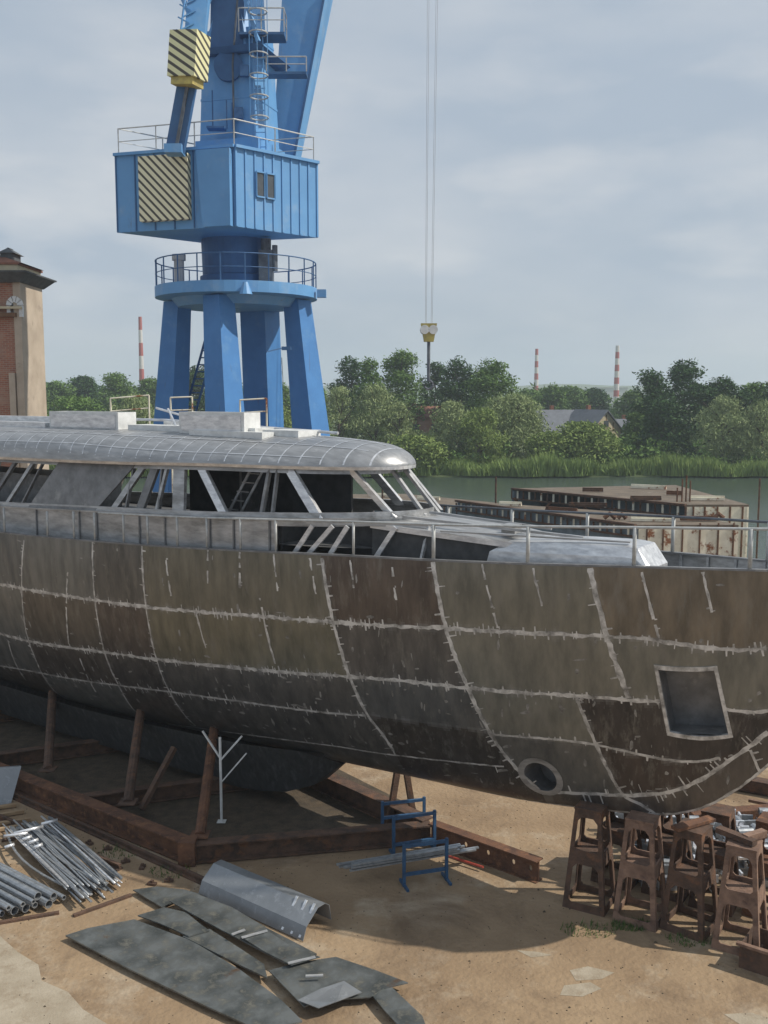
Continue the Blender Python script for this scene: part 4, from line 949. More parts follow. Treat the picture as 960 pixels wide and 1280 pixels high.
# four tapering legs
zt=at(300,374,CY).z
legs=[('left',(223,-1.2),(-3.1,-.6),0),]
def leg(tx,ty,bx,by,wt,wb,rot):
    b=MB(); q=[]
    for (x,y,w_,z) in ((bx,by,wb,0),(tx,ty,wt,zt)):
        r_=[]
        for a in (0,90,180,270):
            an=R(a+rot); r_.append((x+w_*math.cos(an),y+w_*math.sin(an),z))
        q.append(r_)
    b.hexa(*q)
    for z in (zt*.35,zt*.72):
        pass
    o=cb(b,'portal_leg',M['legblue'])
    for t in (.3,.62,.8):
        x=bx+(tx-bx)*t; y=by+(ty-by)*t; w_=wb+(wt-wb)*t; h=MB(); an=R(rot+270-2); 
        h.box(-.22,.22,-.03,.03,-.35,.35); e=cb(h,'inspection_hatch',M['bluedk'],o,loc=(x+w_*.55*math.cos(R(rot+225)),y+w_*.55*math.sin(R(rot+225))-.12,zt*t),rot=(0,0,R(rot+45)-math.pi/2+math.pi/4*0))
        break
    return o
leg(-2.75,.3,-4.0,.9,.62,1.05,14)
leg(-.4,-2.6,.3,-3.9,.66,1.15,10)
leg(.75,2.2,.95,3.6,.95,1.0,20)
leg(2.75,-.4,4.15,-.6,.62,1.15,8)
b=MB(); b.tube([(-3.6,.5,.6),(-.4,-3.4,.6)],.3,6); b.tube([(3.6,-.4,.6),(-.4,-3.4,.6)],.3,6); cb(b,'sill_beam',M['bluedk'])
# ladder between the legs
b=MB(); p0=Vector((-1.0,1.2,zt-.2)); p1=Vector((-2.6,1.4,zt-5.4))
for dx in (-.25,.25): b.bar(p0+Vector((dx,0,0)),p1+Vector((dx,0,0)),.09,.09)
for i in range(17): t=i/16; c_=p0+(p1-p0)*t; b.bar(c_+Vector((-.25,0,0)),c_+Vector((.25,0,0)),.06,.06)
cb(b,'stair',M['bluedk'])
# ring platform
zr0=at(300,373,CY).z; zr1=at(300,358,CY).z; RR=3.62
b=MB(); n_=48
def ringpts(r_,z,n_=48): return [(r_*math.cos(2*math.pi*i/n_),r_*math.sin(2*math.pi*i/n_),z) for i in range(n_)]
def revolve(b,prof,n_=48,mi=0):
    rings=[ringpts(r_,z,n_) for r_,z in prof]; base=len(b.v)
    for q in rings: b.v+=q
    for i in range(len(prof)-1):
        for j in range(n_): j2=(j+1)%n_; b.f.append([base+i*n_+j,base+i*n_+j2,base+(i+1)*n_+j2,base+(i+1)*n_+j]); b.mi.append(mi)
revolve(b,[(.1,zr0-.35),(2.6,zr0-.35),(2.9,zr0),(RR,zr0+.05),(RR,zr1),(RR-.1,zr1),(.1,zr1-.02)]); cb(b,'ring_platform',M['blue'])
zrail=at(300,326,CY-3).z
def ringrail(rr,z0,z1,npost,r_=.028,mat_='bluedk'):
    o=MB(); pts=ringpts(rr,z1,40); o.tube([*pts,pts[0]],r_,6); top=cb(o,'platform_railing',M[mat_])
    o=MB(); pts=ringpts(rr,(z0+z1)/2,40); o.tube([*pts,pts[0]],r_*.7,6); cb(o,'platform_railing',M[mat_])
    for i in range(npost):
        a=2*math.pi*i/npost+.1; q=MB(); q.bar((rr*math.cos(a),rr*math.sin(a),z0),(rr*math.cos(a),rr*math.sin(a),z1),.05,.05); cb(q,'railing_post',M[mat_])
ringrail(RR-.05,zr1,zr1+1.12,22)
# column with slewing gear
zh0=at(293,286,CY-2).z; zcol=at(300,300,CY).z
b=MB(); revolve(b,[(1.5,zr1-.01),(1.62,zr1+.1),(1.62,zr1+.5),(1.5,zr1+.55),(1.55,zh0+.1)],32); cb(b,'column',M['bluedk'],smooth=False)  # dark blue here paints the shade below the machine house
b=MB(); b.box(1.2,1.8,-1.6,-1.0,zr1,zr1+1.5); b.tube([(1.5,-1.3,zr1+1.5),(1.5,-1.3,zr1+2.0)],.22,10); b.tube([(1.9,-1.5,zr1+.6),(1.9,-1.5,zr1+1.7)],.12,8); cb(b,'slewing_motor',M['steel'])
b=MB(); b.tube([(-2.2,-1.9,zr1),(-2.2,-1.9,zr1+1.0)],.22,10); b.tube([(-2.2,-1.9,zr1+1),(-2.2,-1.9,zr1+1.25)],.3,10); cb(b,'slewing_motor',M['cable'])
b=MB(); b.box(-.2,.2,-.15,.15,-.35,0); cb(b,'floodlight',M['blue'],loc=(RR+.25,-.6,zr1-.1)); 
b=MB(); b.tube([(0,0,-.5),(0,0,0)],.28,10,r2=.1); cb(b,'floodlight',M['blue'],loc=(.9,-RR-.05,zr1-.1))
b=MB(); b.bar((1.6,-2.6,zr0-2.4),(2.3,-2.0,zr0-2.2),.05,.05); b.box(2.2,2.6,-2.1,-1.9,zr0-2.3,zr0-2.15); cb(b,'lamp_bracket',M['bluedk'])
# machine house: corner nearest the camera A, left corner B, right corner C
YA=CY-3.0
A=at(293,183,YA); ztop=A.z; zbot=at(293,283,YA).z
def onz(px,py,z):
    r_=ray(px,py); return Vector((0,0,HC))+r_*((z-HC)/r_.z)
B=at(143,189,YA+1.6); B.z=ztop
Cc=at(397,207,YA+3.0); Cc.z=ztop
D_=B+(Cc-A)
def zz(v,z): return W((v.x,v.y,z))
b=MB(); b.hexa([zz(p,zbot) for p in (A,Cc,D_,B)],[zz(p,ztop) for p in (A,Cc,D_,B)]); house=cb(b,'machine_house',M['blue'])
eR=(Cc-A); eR.z=0; eR.normalize(); eL=(B-A); eL.z=0; eL.normalize(); nR=Vector((eR.y,-eR.x,0)); nL=Vector((-eL.y,eL.x,0))
if nR.x<0: nR=-nR
if nL.y>0: nL=-nL
# standing seams
Lr=(Vector((Cc.x,Cc.y,0))-Vector((A.x,A.y,0))).length; Ll=(Vector((B.x,B.y,0))-Vector((A.x,A.y,0))).length
for k in range(10):
    p=A+eR*(.05+(Lr-.1)*k/9)+nR*.02; b=MB(); b.bar(zz(p,zbot+.02),zz(p,ztop-.02),.05,.08,up=eR); cb(b,'wall_rib',M['blue'],house)
for k in range(7):
    p=A+eL*(.05+(Ll-.1)*k/6)+nL*.02; b=MB(); b.bar(zz(p,zbot+.02),zz(p,ztop-.02),.05,.05,up=eL); cb(b,'wall_rib',M['bluedk'],house)
b=MB()
for p,q,n_ in ((A,Cc,nR),(A,B,nL)): b.bar(zz(p+n_*.07,ztop+.02),zz(q+n_*.07,ztop+.02),.14,.12)
cb(b,'roof_edge',M['blue'],house)
# window
for u in (1.02,1.55):
    p=A+eR*u+nR*.06; b=MB(); zc_=at(330,232,YA+1).z; b.bar(zz(p,zc_-.5),zz(p+eR*.42,zc_-.5),.02,.02)
    b=MB(); a_,c_=p,p+eR*.42
    b.hexa([zz(a_,zc_-.5),zz(c_,zc_-.5),zz(c_-nR*.04,zc_-.5),zz(a_-nR*.04,zc_-.5)],[zz(a_,zc_+.5),zz(c_,zc_+.5),zz(c_-nR*.04,zc_+.5),zz(a_-nR*.04,zc_+.5)]); wn=cb(b,'window',M['glass'],house)
    f=MB()
    for (s0,s1,z0,z1) in ((0,.42,-.5,-.5),(0,.42,.5,.5)): f.bar(zz(a_+eR*s0+nR*.02,zc_+z0),zz(a_+eR*s1+nR*.02,zc_+z1),.06,.06)
    for s0 in (0,.42): f.bar(zz(a_+eR*s0+nR*.02,zc_-.5),zz(a_+eR*s0+nR*.02,zc_+.5),.06,.06)
    cb(f,'window_frame',M['blue'],wn)
# striped counterweight hung on the front face
def yawbox(name,m,c_,ux,w_,d,z0,z1,parent=crane,tz=1.0,tx=1.0):
    "box with its own yaw so the striping follows its faces"
    o=MB(); o.hexa([(-w_/2*tx,-d/2*tx,0),(w_/2*tx,-d/2*tx,0),(w_/2*tx,d/2*tx,0),(-w_/2*tx,d/2*tx,0)],[(-w_/2,-d/2,z1-z0),(w_/2,-d/2,z1-z0),(w_/2,d/2,z1-z0),(-w_/2,d/2,z1-z0)])
    return o.build(name,m,parent,loc=(c_.x,c_.y,z0),rot=(0,0,math.atan2(ux.y,ux.x)))
cw0=at(176,196,YA+1.1); cw1=at(237,193,YA+.5); zc0=at(205,275,YA+.6).z; zc1=at(205,193,YA+.6).z
mid=(cw0+cw1)/2; wcw=(cw1-cw0).xy.length
yawbox('counterweight',M['yellow'],W((mid.x,mid.y+.1,0)),-eL,wcw*1.02,.55,zc0,zc1)
b=MB(); b.hexa([zz(A+eL*1.35+nL*.3,zbot+.0),zz(A+eL*.1+nL*.3,zbot),zz(A+eL*.1,zbot-.003),zz(A+eL*1.35,zbot-.003)],[zz(A+eL*1.6+nL*.3,ztop-.1),zz(A+eL*.1+nL*.3,ztop-.1),zz(A+eL*.1,ztop-.1),zz(A+eL*1.6,ztop-.1)]); cb(b,'front_bay',M['blue'],house)
# railing round the roof
def rail3(pts,h,r_=.03,name='roof_railing',step=1.5,par=None,m=None):
    m=m or M['post']; par=par or crane
    o=MB(); o.tube([Vector(p)+Vector((0,0,h)) for p in pts],r_,6); o.tube([Vector(p)+Vector((0,0,h*.5)) for p in pts],r_*.7,6); cb(o,name,m,par)
    for i in range(len(pts)-1):
        a,c_=Vector(pts[i]),Vector(pts[i+1]); n_=max(1,int((c_-a).length/step))
        for j in range(n_+ (i==len(pts)-2)):
            p=a+(c_-a)*j/n_; q=MB(); q.bar(p,p+Vector((0,0,h)),.045,.045); cb(q,'railing_post',m,par)
e_=.1
rail3([zz(D_+eL*-e_,ztop+.05),zz(B-eL*e_+eR*e_,ztop+.05),zz(A+eL*e_+eR*e_,ztop+.05),zz(Cc+eL*e_-eR*e_,ztop+.05),zz(D_-eR*e_,ztop+.05)],1.05,.028)
# tower
zt0=ztop; zt1=at(300,-30,CY+.5).z
t0=at(282,165,CY+.3); TW=W((at(299,165,CY+.6).x,CY+.9,0))
rotT=math.atan2(-eL.y,-eL.x)
def rotv(x,y,a): return Vector((x*math.cos(a)-y*math.sin(a),x*math.sin(a)+y*math.cos(a),0))
b=MB(); 
bw,tw=1.36,1.16
def sq(w_,d_,z): return [TW+rotv(x*w_,y*d_,rotT)+Vector((0,0,z)) for x,y in ((-1,-1),(1,-1),(1,1),(-1,1))]
b.hexa(sq(bw,bw*.95,zt0),sq(tw,tw*.95,zt1-2.4)); tower=cb(b,'tower',M['blue'])
b=MB(); b.hexa(sq(bw+.18,bw+.15,zt0+.0),sq(bw+.15,bw+.12,zt0+.9)); cb(b,'tower_foot',M['blue'],tower)
# tower head: brackets, sheaves and platforms
b=MB(); b.hexa(sq(1.5,1.5,zt1-3.5),sq(1.75,1.7,zt1-3.3)); cb(b,'head_platform',M['bluedk'],tower)
b=MB(); b.hexa(sq(.8,1.2,zt1-3.2),sq(.75,.9,zt1+1.5)); cb(b,'tower_head',M['bluedk'],tower)
for x_ in (-1.0,.9):
    b=MB(); p=TW+rotv(x_,-1.1,rotT); b.bar((p.x,p.y,zt1-3.2),(TW.x,TW.y-.6,zt1+.4),.3,.3); cb(b,'head_strut',M['blue'],tower)
for (x_,zc_) in ((.1,zt1-4.0),):
    b=MB(); p=TW+rotv(x_,-1.25,rotT); q=[]
    b.tube([(p.x,p.y-.18,zc_),(p.x,p.y+.3,zc_)],.62,20); cb(b,'sheave',M['bluedk'],tower)
pp=TW+rotv(1.5,-.9,rotT)
b=MB(); b.box(pp.x-.9,pp.x+1.0,pp.y-.6,pp.y+.5,zt1-2.9,zt1-2.8); cb(b,'side_platform',M['bluedk'],tower)
b=MB(); b.box(pp.x+.2,pp.x+1.9,pp.y-.3,pp.y+.4,zt1-4.4,zt1-4.3); cb(b,'side_platform',M['bluedk'],tower)
rail3([(pp.x-.9,pp.y-.6,zt1-2.8),(pp.x+1.0,pp.y-.6,zt1-2.8),(pp.x+1.0,pp.y+.5,zt1-2.8)],.95,.03,'platform_railing',.9,tower)
rail3([(pp.x+.2,pp.y-.3,zt1-4.3),(pp.x+1.9,pp.y-.3,zt1-4.3)],.6,.03,'platform_railing',.8,tower)
for (xa,za,xb,zb_) in ((-1.9,-3.4,-.2,-.2),(-.9,-3.3,-2.2,-.6),(1.6,-3.2,.3,.6)):
    b=MB(); p=TW+rotv(xa,-1.5,rotT); q=TW+rotv(xb,-1.2,rotT); b.bar((p.x,p.y,zt1+za),(q.x,q.y,zt1+zb_),.16,.16); cb(b,'head_brace',M['blue'],tower)
for z_ in (zt0+2.6,zt0+5.2):
    b=MB(); f_2=(z_-zt0)/(zt1-2.4-zt0); w_=bw+(tw-bw)*f_2+.02; b.hexa(sq(w_,w_*.95,z_),sq(w_,w_*.95,z_+.1)); cb(b,'tower_band',M['bluedk'] if z_>zt0+9 else M['blue'],tower)
for dx,z_ in ((.9,zt0+3.4),(.6,zt0+1.7)):
    p=TW+rotv(dx,-1.42,rotT); b=MB(); b.box(p.x-.18,p.x+.18,p.y-.12,p.y+.12,z_,z_+.45); cb(b,'junction_box',M['bluedk'],tower)
p=TW+rotv(.35,-1.36,rotT); b=MB(); b.tube([(p.x,p.y,zt0+.5),(p.x-.02,p.y,zt0+4),(p.x+.25,p.y,zt0+6.8)],.045,6); cb(b,'cable_conduit',M['steel'],tower)
# caged ladder up the tower
lp=TW+rotv(1.55,-1.3,rotT)
b=MB()
for dx in (-.22,.22): b.bar((lp.x+dx,lp.y,zt0+.4),(lp.x+dx-.15,lp.y,zt1+1),.05,.05)
k=zt0+.5
while k<zt1+1: b.bar((lp.x-.22,lp.y,k),(lp.x+.22,lp.y,k),.035,.035); k+=.3
lad=cb(b,'ladder',M['blue'],tower)
k=zt0+1.6
while k<zt1:
    b=MB(); pts=[(lp.x+.38*math.cos(a),lp.y-.38+.42*math.sin(a),k) for a in [R(d) for d in range(90,-280,-30)]]; b.tube(pts,.035,5); cb(b,'cage_hoop',M['post'],lad); k+=.85
for dx in (-.38,0,.38):
    b=MB(); b.bar((lp.x+dx,lp.y-.38-(.42 if dx==0 else 0),zt0+1.6),(lp.x+dx,lp.y-.38-(.42 if dx==0 else 0),zt1),.03,.03); cb(b,'cage_strap',M['blue'],lad)
# small gear on the tower face
fp=TW+rotv(-.3,-1.5,rotT)
b=MB(); b.box(fp.x-.45,fp.x+.3,fp.y-.5,fp.y+.1,zt0+1.25,zt0+1.33); cb(b,'face_platform',M['bluedk'],tower)
for dx,h_ in ((-.25,1.6),(.35,1.2),(.6,1.1)):
    b=MB(); b.bar((fp.x+dx,fp.y-.05,zt0+1.3),(fp.x+dx,fp.y-.05,zt0+1.3+h_),.05,.05); cb(b,'standpipe',M['bluedk'],tower)
# jib: tapered box leaning out to the right, tip far above
JY=CY+2.2
j0l,j0r=at(340,195,JY),at(366,199,JY); j1l,j1r=at(353,-10,JY),at(405,-10,JY)
def jibq(l,r,d): return [W(l),W(r),W(r)+Vector((0.25,d,0)),W(l)+Vector((.25,d,0))]
tipz=HC+42.; up=(j1l+j1r)/2-(j0l+j0r)/2; f_=(tipz-(j0l.z))/up.z; tipx=at(541,300,JY).x
b=MB(); b.hexa(jibq(j0l,j0r,.9),jibq(j1l,j1r,1.7)); jib=cb(b,'jib',M['blue'])
tip=W((tipx,JY+.5,tipz)); 
b=MB(); q0=jibq(j1l,j1r,1.7); b.hexa(q0,[tip+Vector((-.5,-.4,0)),tip+Vector((.3,-.4,0)),tip+Vector((.3,.5,0)),tip+Vector((-.5,.5,0))]); cb(b,'jib_tip',M['blue'],jib)
b=MB(); a_,c_=W(j0r)+Vector((.05,-.05,0)),W(j1r)+Vector((.05,-.05,0)); b.bar(a_,c_,.1,.1); cb(b,'jib_flange',M['bluedk'],jib)
# balance arm with the striped box
arm0=W(at(219,190,YA-.0)); arm1=W(at(236,96,YA-.3)); arm2=W(at(252,-30,YA+.6))
b=MB(); b.bar(arm0,arm1,.72,.42,up=(0,1,0)); arm=cb(b,'balance_arm',M['bluedk'])
b=MB(); b.bar(arm0+Vector((.08,-.28,0)),arm1+Vector((.08,-.28,0)),.12,.12,up=(0,1,0)); cb(b,'arm_rod',M['steel'],arm)
b=MB(); b.bar(arm1+Vector((.1,0,0)),arm2,.8,.5,up=(0,1,0)); cb(b,'upper_arm',M['blue'],arm)
b=MB(); d=(arm2-arm1)
for k in range(16):
    p=arm1+d*(k/16)+Vector((-.28,-.3,0)); q=arm1+d*((k+1)/16)+Vector((-.28+.36*(1 if k%2 else -1)*.5,-.3,0)); b.bar(p+Vector((-.2 if k%2 else .1,0,0)),q+Vector((.1 if k%2 else -.2,0,0)),.05,.05)
b.bar(arm1+Vector((-.48,-.3,0)),arm2+Vector((-.48,-.3,0)),.06,.06); cb(b,'arm_lattice',M['blue'],arm)
bx=W(at(232,103,YA-.8)); zb0=W(at(232,97,YA-.8)).z; zb1=W(at(232,40,YA-.8)).z
o=yawbox('striped_counterweight',M['yellow2'],Vector((bx.x+.04,bx.y+.2,0)),Vector((math.cos(R(-22)),math.sin(R(-22)),0)),1.25,1.0,zb0,zb1)
o.rotation_euler.y=R(6)
b=MB(); b.box(-.5,.5,-.4,.4,-.28,-.003); o2=b.build('counterweight_base',M['olive'],o)
b=MB(); b.box(-.35,.35,-.5,.3,-.12,.22); o2=b.build('arm_hinge',M['blue'],crane,loc=arm0)
# hoist cables and hook
hk=at(536,413,JY+.3); hz_=at(536,405,JY+.3).z
for dx,dy in ((-.16,0),(.16,0),(-.1,.3),(.12,.3)):
    b=MB(); b.tube([tip+Vector((dx*2.2+ .1,dy,0)),W((hk.x+dx,hk.y+dy,hz_))],.010,5); cb(b,'hoist_cable',M['cable'])
h=thing('hook_block','yellow and white striped crane hook block hanging above the trees','hook block',(hk.x,hk.y,hk.z)); h.scale=(1.25,1.25,1.25)
b=MB(); b.hexa([(-.18,-.16,-.42),(.18,-.16,-.42),(.18,.16,-.42),(-.18,.16,-.42)],[(-.3,-.2,.25),(.3,-.2,.25),(.3,.2,.25),(-.3,.2,.25)]); b.build('block_body',M['olive'],h)
for x_ in (-.16,.16):
    b=MB(); b.tube([(x_,-.21,.02),(x_,.21,.02)],.17,14); b.build('sheave',M['white'],h)
b=MB(); b.tube([(0,0,-.42),(0,0,-1.9)],.06,8); b.build('hook_shank',M['steel'],h)
b=MB(); b.tube([(.0+.16*math.cos(a),0,-2.02+.16*math.sin(a)) for a in [R(d) for d in range(90,-181,-30)]],.045,8); b.build('hook',M['steel'],h)
# railings beyond the deckhouse (portal walkway)
for pts,lab in (([(138,498),(186,494),(198,540)],'left pale pipe barrier behind the deckhouse, before the crane legs'),([(215,540),(213,497),(240,496),(243,540)],'narrow pale pipe barrier between the two left crane legs'),([(300,500),(333,498),(336,540)],'pale pipe barrier right of the front crane leg')):
    P_=[at(p[0],p[1],CY-5.5) for p in pts]; t=thing('pipe_barrier',lab,'barrier',(P_[0].x,P_[0].y,0))
    o_=Vector((P_[0].x,P_[0].y,0)); tops=[p for p in P_ if p.z>9.0]
    b=MB(); b.tube([p-o_ for p in tops],.035,6); b.build('top_rail',M['bargewhite'],t)
    for p in tops:
        b=MB(); b.tube([(p.x-o_.x,p.y-o_.y,0),p-o_],.035,6); b.build('post',M['bargewhite'],t)
    b=MB(); b.tube([p-o_-Vector((0,0,.5)) for p in tops],.03,6); b.build('mid_rail',M['bargewhite'],t)
# ---------------- brick building ----------------
BY=50.
def bp(px,py): return at(px,py,BY)
xr=bp(25,450).x; xl=xr-13; BD=3.2; zc1=bp(30,345).z; zatt=bp(30,331).z
bt=thing('brick_building','old red brick building with plaster corner, wide cornice and fan shaped window surround','building',(xr-6,BY,0))
def bb_(x0,x1,y0,y1,z0,z1,name,m,par=None):
    b=MB(); b.box(x0-(xr-6),x1-(xr-6),y0,y1,z0,z1); return b.build(name,m,par or bt)
bb_(xl,xr-.0,.25,BD,0,zc1,'wall',M['brick'])
bb_(xr-.25,xr+.12,.1,BD+.1,0,zc1-.02,'corner_pilaster',M['plaster'])
bb_(bp(10,450).x,xr-.3,.0,.25,0,bp(30,466).z,'lower_pilaster',M['plaster'])
bb_(xl,xr-.3,.05,.248,bp(30,395).z,bp(30,360).z-.0,'frieze',M['plaster']) if False else None
bb_(xl,xr-.1,-.12,.24,bp(30,396).z,bp(30,391).z,'string_course',M['timber'])
bb_(xl,xr+.2,-.1,.24,bp(30,386).z,bp(30,383).z,'string_course',M['cream'])
b=MB()
y0=-.25
def q_(o,z): return [(xl-(xr-6)-o,-.1-o,z),(6+.12+o,-.1-o,z),(6+.12+o,BD+.2+o,z),(xl-(xr-6)-o,BD+.2+o,z)]
b.hexa(q_(.05,zc1-.3),q_(.5,zc1+.12)); b.hexa(q_(.56,zc1+.123),q_(.58,zc1+.2)); b.build('cornice',M['slate'],bt)
b=MB(); b.hexa(q_(-.05,zc1+.2),q_(-.05,zatt)); b.build('attic_band',M['cream'],bt)
b=MB(); zr=bp(0,310).z+.6
b.hexa(q_(.03,zatt+.003),q_(.03,zatt+.1)); b.add([(xl-(xr-6),-.0,zatt+.1),(6.3,0,zatt+.1),(6.3,BD,zatt+.1),(xl-(xr-6),BD,zatt+.1),(3.6,BD/2,zatt+1.0),(xl+3-(xr-6),BD/2,zatt+1.0)],[[0,1,4,5],[1,2,4],[2,3,5,4],[3,0,5]]); b.build('roof',M['tile'],bt)
b=MB(); x0=bp(-6,310).x-(xr-6); x1=bp(8,310).x-(xr-6); b.box(x0,x1,.6,1.9,zatt+.2,bp(0,314).z); b.hexa([(x0-.1,.5,bp(0,314).z),(x1+.15,.5,bp(0,314).z),(x1+.15,2,bp(0,314).z),(x0-.1,2,bp(0,314).z)],[(x0+.3,.9,bp(0,306).z),(x1-.3,.9,bp(0,306).z),(x1-.3,1.6,bp(0,306).z),(x0+.3,1.6,bp(0,306).z)]); b.build('dormer',M['slate'],bt)
# fan window
fc=bp(17.5,383); fx=fc.x-(xr-6); wv=MB(); wv.box(fx-.14,fx+.14,.18,.24,fc.z-.55,fc.z+.25); win=wv.build('window',M['glass'],bt)
for k in range(5):
    a0=R(180-36*k-3); a1=R(180-36*(k+1)+3); b=MB(); zc_=fc.z+.05
    q=lambda r_,a:(fx+r_*math.cos(a)*.9,zc_+max(0,r_*math.sin(a)))
    p=[q(.16,a0),q(.16,a1),q(.46,a1),q(.46,a0)]
    b.hexa([(x_,.18,z_) for x_,z_ in p],[(x_,.04,z_) for x_,z_ in p]); b.build('voussoir',M['white'],win)
for sx in (-.3,.3): 
    b=MB(); b.box(fx+sx-.09,fx+sx+.09,.06,.245,fc.z-.5,fc.z+.04); b.build('jamb',M['white'],win)

# ---------------- barges and dock sections ----------------
def barge(name,lab,top,zt_,zb_,mats,truss=None,side=None):
    top=[Vector((x,y,0)) for x,y in top]; c_=sum(top,Vector())/4; t=thing(name,lab,'barge',(c_.x,c_.y,zb_)); 
    T=[Vector((p.x-c_.x,p.y-c_.y,0)) for p in top]; H=zt_-zb_
    b=MB(); up_=[p+Vector((0,0,H)) for p in T]; dn=[p+Vector((0,0,H-.12)) for p in T]; b.hexa(dn,up_); b.build('deck',mats['deck'],t)
    for i,mk,lo in mats['walls']:
        a,c2=T[i],T[(i+1)%4]; inn=(-(a+c2)/2).normalized()*.1
        b=MB(); b.hexa([a+Vector((0,0,lo)),c2+Vector((0,0,lo)),c2+inn+Vector((0,0,lo)),a+inn+Vector((0,0,lo))],[a+Vector((0,0,H-.123)),c2+Vector((0,0,H-.123)),c2+inn+Vector((0,0,H-.123)),a+inn+Vector((0,0,H-.123))]); b.build('side_wall',M[mk],t)
    return t,T,H
# rear section with open trussed side
t,T,H=barge('dock_section','rusty open dock section with brown deck and trussed side, largest beyond the bow',[(16.7,55),(20.2,55),(19.6,67),(8.3,64.6)],3.9,-1.6,{'deck':M['bargedeck'],'walls':[(0,'bargewhite',0),(1,'bargewhite',0),(2,'bargegrey',0)]})
a,c_=T[3],T[0]; n_=26
for i in range(n_+1):
    p=a+(c_-a)*(i/n_); b=MB(); b.bar((p.x,p.y,H-.13),(p.x,p.y,H-.62),.10,.12); b.build('frame_rib',M['bargewhite' if i%2 else 'rustdk'],t)
b=MB(); b.bar(a+Vector((0,0,H-.66)),c_+Vector((0,0,H-.66)),.12,.10); b.bar(a+Vector((0,0,H-.02)),c_+Vector((0,0,H-.02)),.2,.12); b.build('edge_girder',M['rustdk'],t)
for f0,f1,z0 in ((.12,.02,2.2),(.12,.26,2.2),(.55,.45,1.9),(.55,.64,1.9)):
    p,q=a+(c_-a)*f0,a+(c_-a)*f1; b=MB(); b.bar(p+Vector((0,0,H-z0)),q+Vector((0,0,H-.6)),.14,.14); b.build('truss_strut',M['rust'],t)
b=MB(); p=a+(c_-a)*.5; q=c_; pu=Vector((.35,.45,0)); b.hexa([p+pu*2,q+pu*2,q+pu*2.3,p+pu*2.3],[p+pu*2+Vector((0,0,H-.2)),q+pu*2+Vector((0,0,H-.2)),q+pu*2.3+Vector((0,0,H-.2)),p+pu*2.3+Vector((0,0,H-.2))]); b.build('inner_bulkhead',M['bargegrey'],t)
b=MB(); b.hexa([a+pu*3,p+pu*3,p+pu*3.2,a+pu*3.2],[v+Vector((0,0,H-.2)) for v in (a+pu*3,p+pu*3,p+pu*3.2,a+pu*3.2)]); b.build('inner_bulkhead',M['inner'],t)  # dark wall painting the shaded inside of the dock section
for f in (.12,.3,.5,.7,.9):
    p=T[0]+(T[1]-T[0])*f; b=MB(); b.bar((p.x,p.y-.04,.2),(p.x,p.y-.04,H-.1),.08,.08); b.build('wall_stiffener',M['rust'],t)
for i,(px,h_) in enumerate(((852,1.3),(857,1.5),(862,1.2),(846,.8))):
    v=at(px,633,56.5); p=Vector((v.x,56.5,0))-t.location; b=MB(); b.tube([(p.x,p.y,H-.05),(p.x,p.y,H+h_)],.045,6); b.build('deck_post',M['rust'],t)
# front section
t,T,H=barge('dock_section','nearer rusty dock section with brown deck and peeling white end wall behind the railing',[(12.9,50.6),(18.1,50.6),(17.3,53.6),(4.6,62.3)],3.35,-1.6,{'deck':M['bargedeck'],'walls':[(0,'bargewhite',0),(1,'bargewhite',0),(2,'bargegrey',0),(3,'bargegrey',0)]})
a,c_=T[3],T[0]
for i in range(31):
    p=a+(c_-a)*(i/30); b=MB(); b.bar((p.x-.08,p.y-.1,H-.13),(p.x-.08,p.y-.1,H-.55),.09,.1); b.build('frame_rib',M['bargewhite' if i%2 else 'rustdk'],t)
b=MB(); o_=Vector((-.1,-.12,0)); b.bar(a+o_+Vector((0,0,H-.6)),c_+o_+Vector((0,0,H-.6)),.1,.1); b.bar(a+o_+Vector((0,0,H)),c_+o_+Vector((0,0,H)),.2,.12); b.build('edge_girder',M['rustdk'],t)
for f in (.1,.26,.45,.62,.8,.95):
    p=T[0]+(T[1]-T[0])*f; b=MB(); b.bar((p.x,p.y-.04,.2),(p.x,p.y-.04,H+.1*(f>.5)),.07,.07); b.build('wall_stiffener',M['rust'],t)
for px,s_ in ((760,.3),(775,.22),(895,.25)):
    v=at(px,652,53.0); p=Vector((v.x,52.6,0))-t.location; b=MB(); b.tube([(p.x-s_,p.y,H+.1),(p.x,p.y,H+.22+s_*.4),(p.x+s_,p.y,H+.1)],.13,7); b.build('deck_scrap',M['rust'],t)
# left low pontoon
t,T,H=barge('pontoon','low rusty pontoon with framed edge seen past the deckhouse front',[(5.2,63.8),(7.6,65.5),(1.5,71.5),(-5.5,71)],2.85,-1.6,{'deck':M['bargedeck'],'walls':[(0,'bargegrey',0),(1,'bargewhite',0),(2,'bargegrey',0),(3,'bargegrey',0)]})
a,c_=T[3],T[0]
for i in range(28):
    p=a+(c_-a)*(i/27); b=MB(); b.bar((p.x-.1,p.y-.1,H-.13),(p.x-.1,p.y-.1,H-.6),.1,.1); b.build('frame_rib',M['bargewhite' if i%2 else 'rustdk'],t)
for (lx,ly,lz) in [(15,57,3.95),(17.5,60,3.95),(18.5,57,3.95),(13,62,3.95),(14,51.8,3.4),(10,56,3.4),(16.5,52,3.4),(7.5,59,3.4),(3,67,2.9),(0,69,2.9),(12,58.5,3.4),(17,64,3.95)]:
    b=MB(); L=rnd.uniform(.8,2.4); b.box(-L/2,L/2,-.12,.12,0,.14); b.box(-L/2,L/2,-.05,.05,.14,.24); o=b.build('loose_girder',M[rnd.choice(('rust','rustdk','bargewhite'))]); o.location=(lx,ly,lz); o.rotation_euler.z=rnd.uniform(-.9,.2); tag(o,'short rusty girder lying loose beyond the bow railing','girder','short girders lying loose beyond the bow')
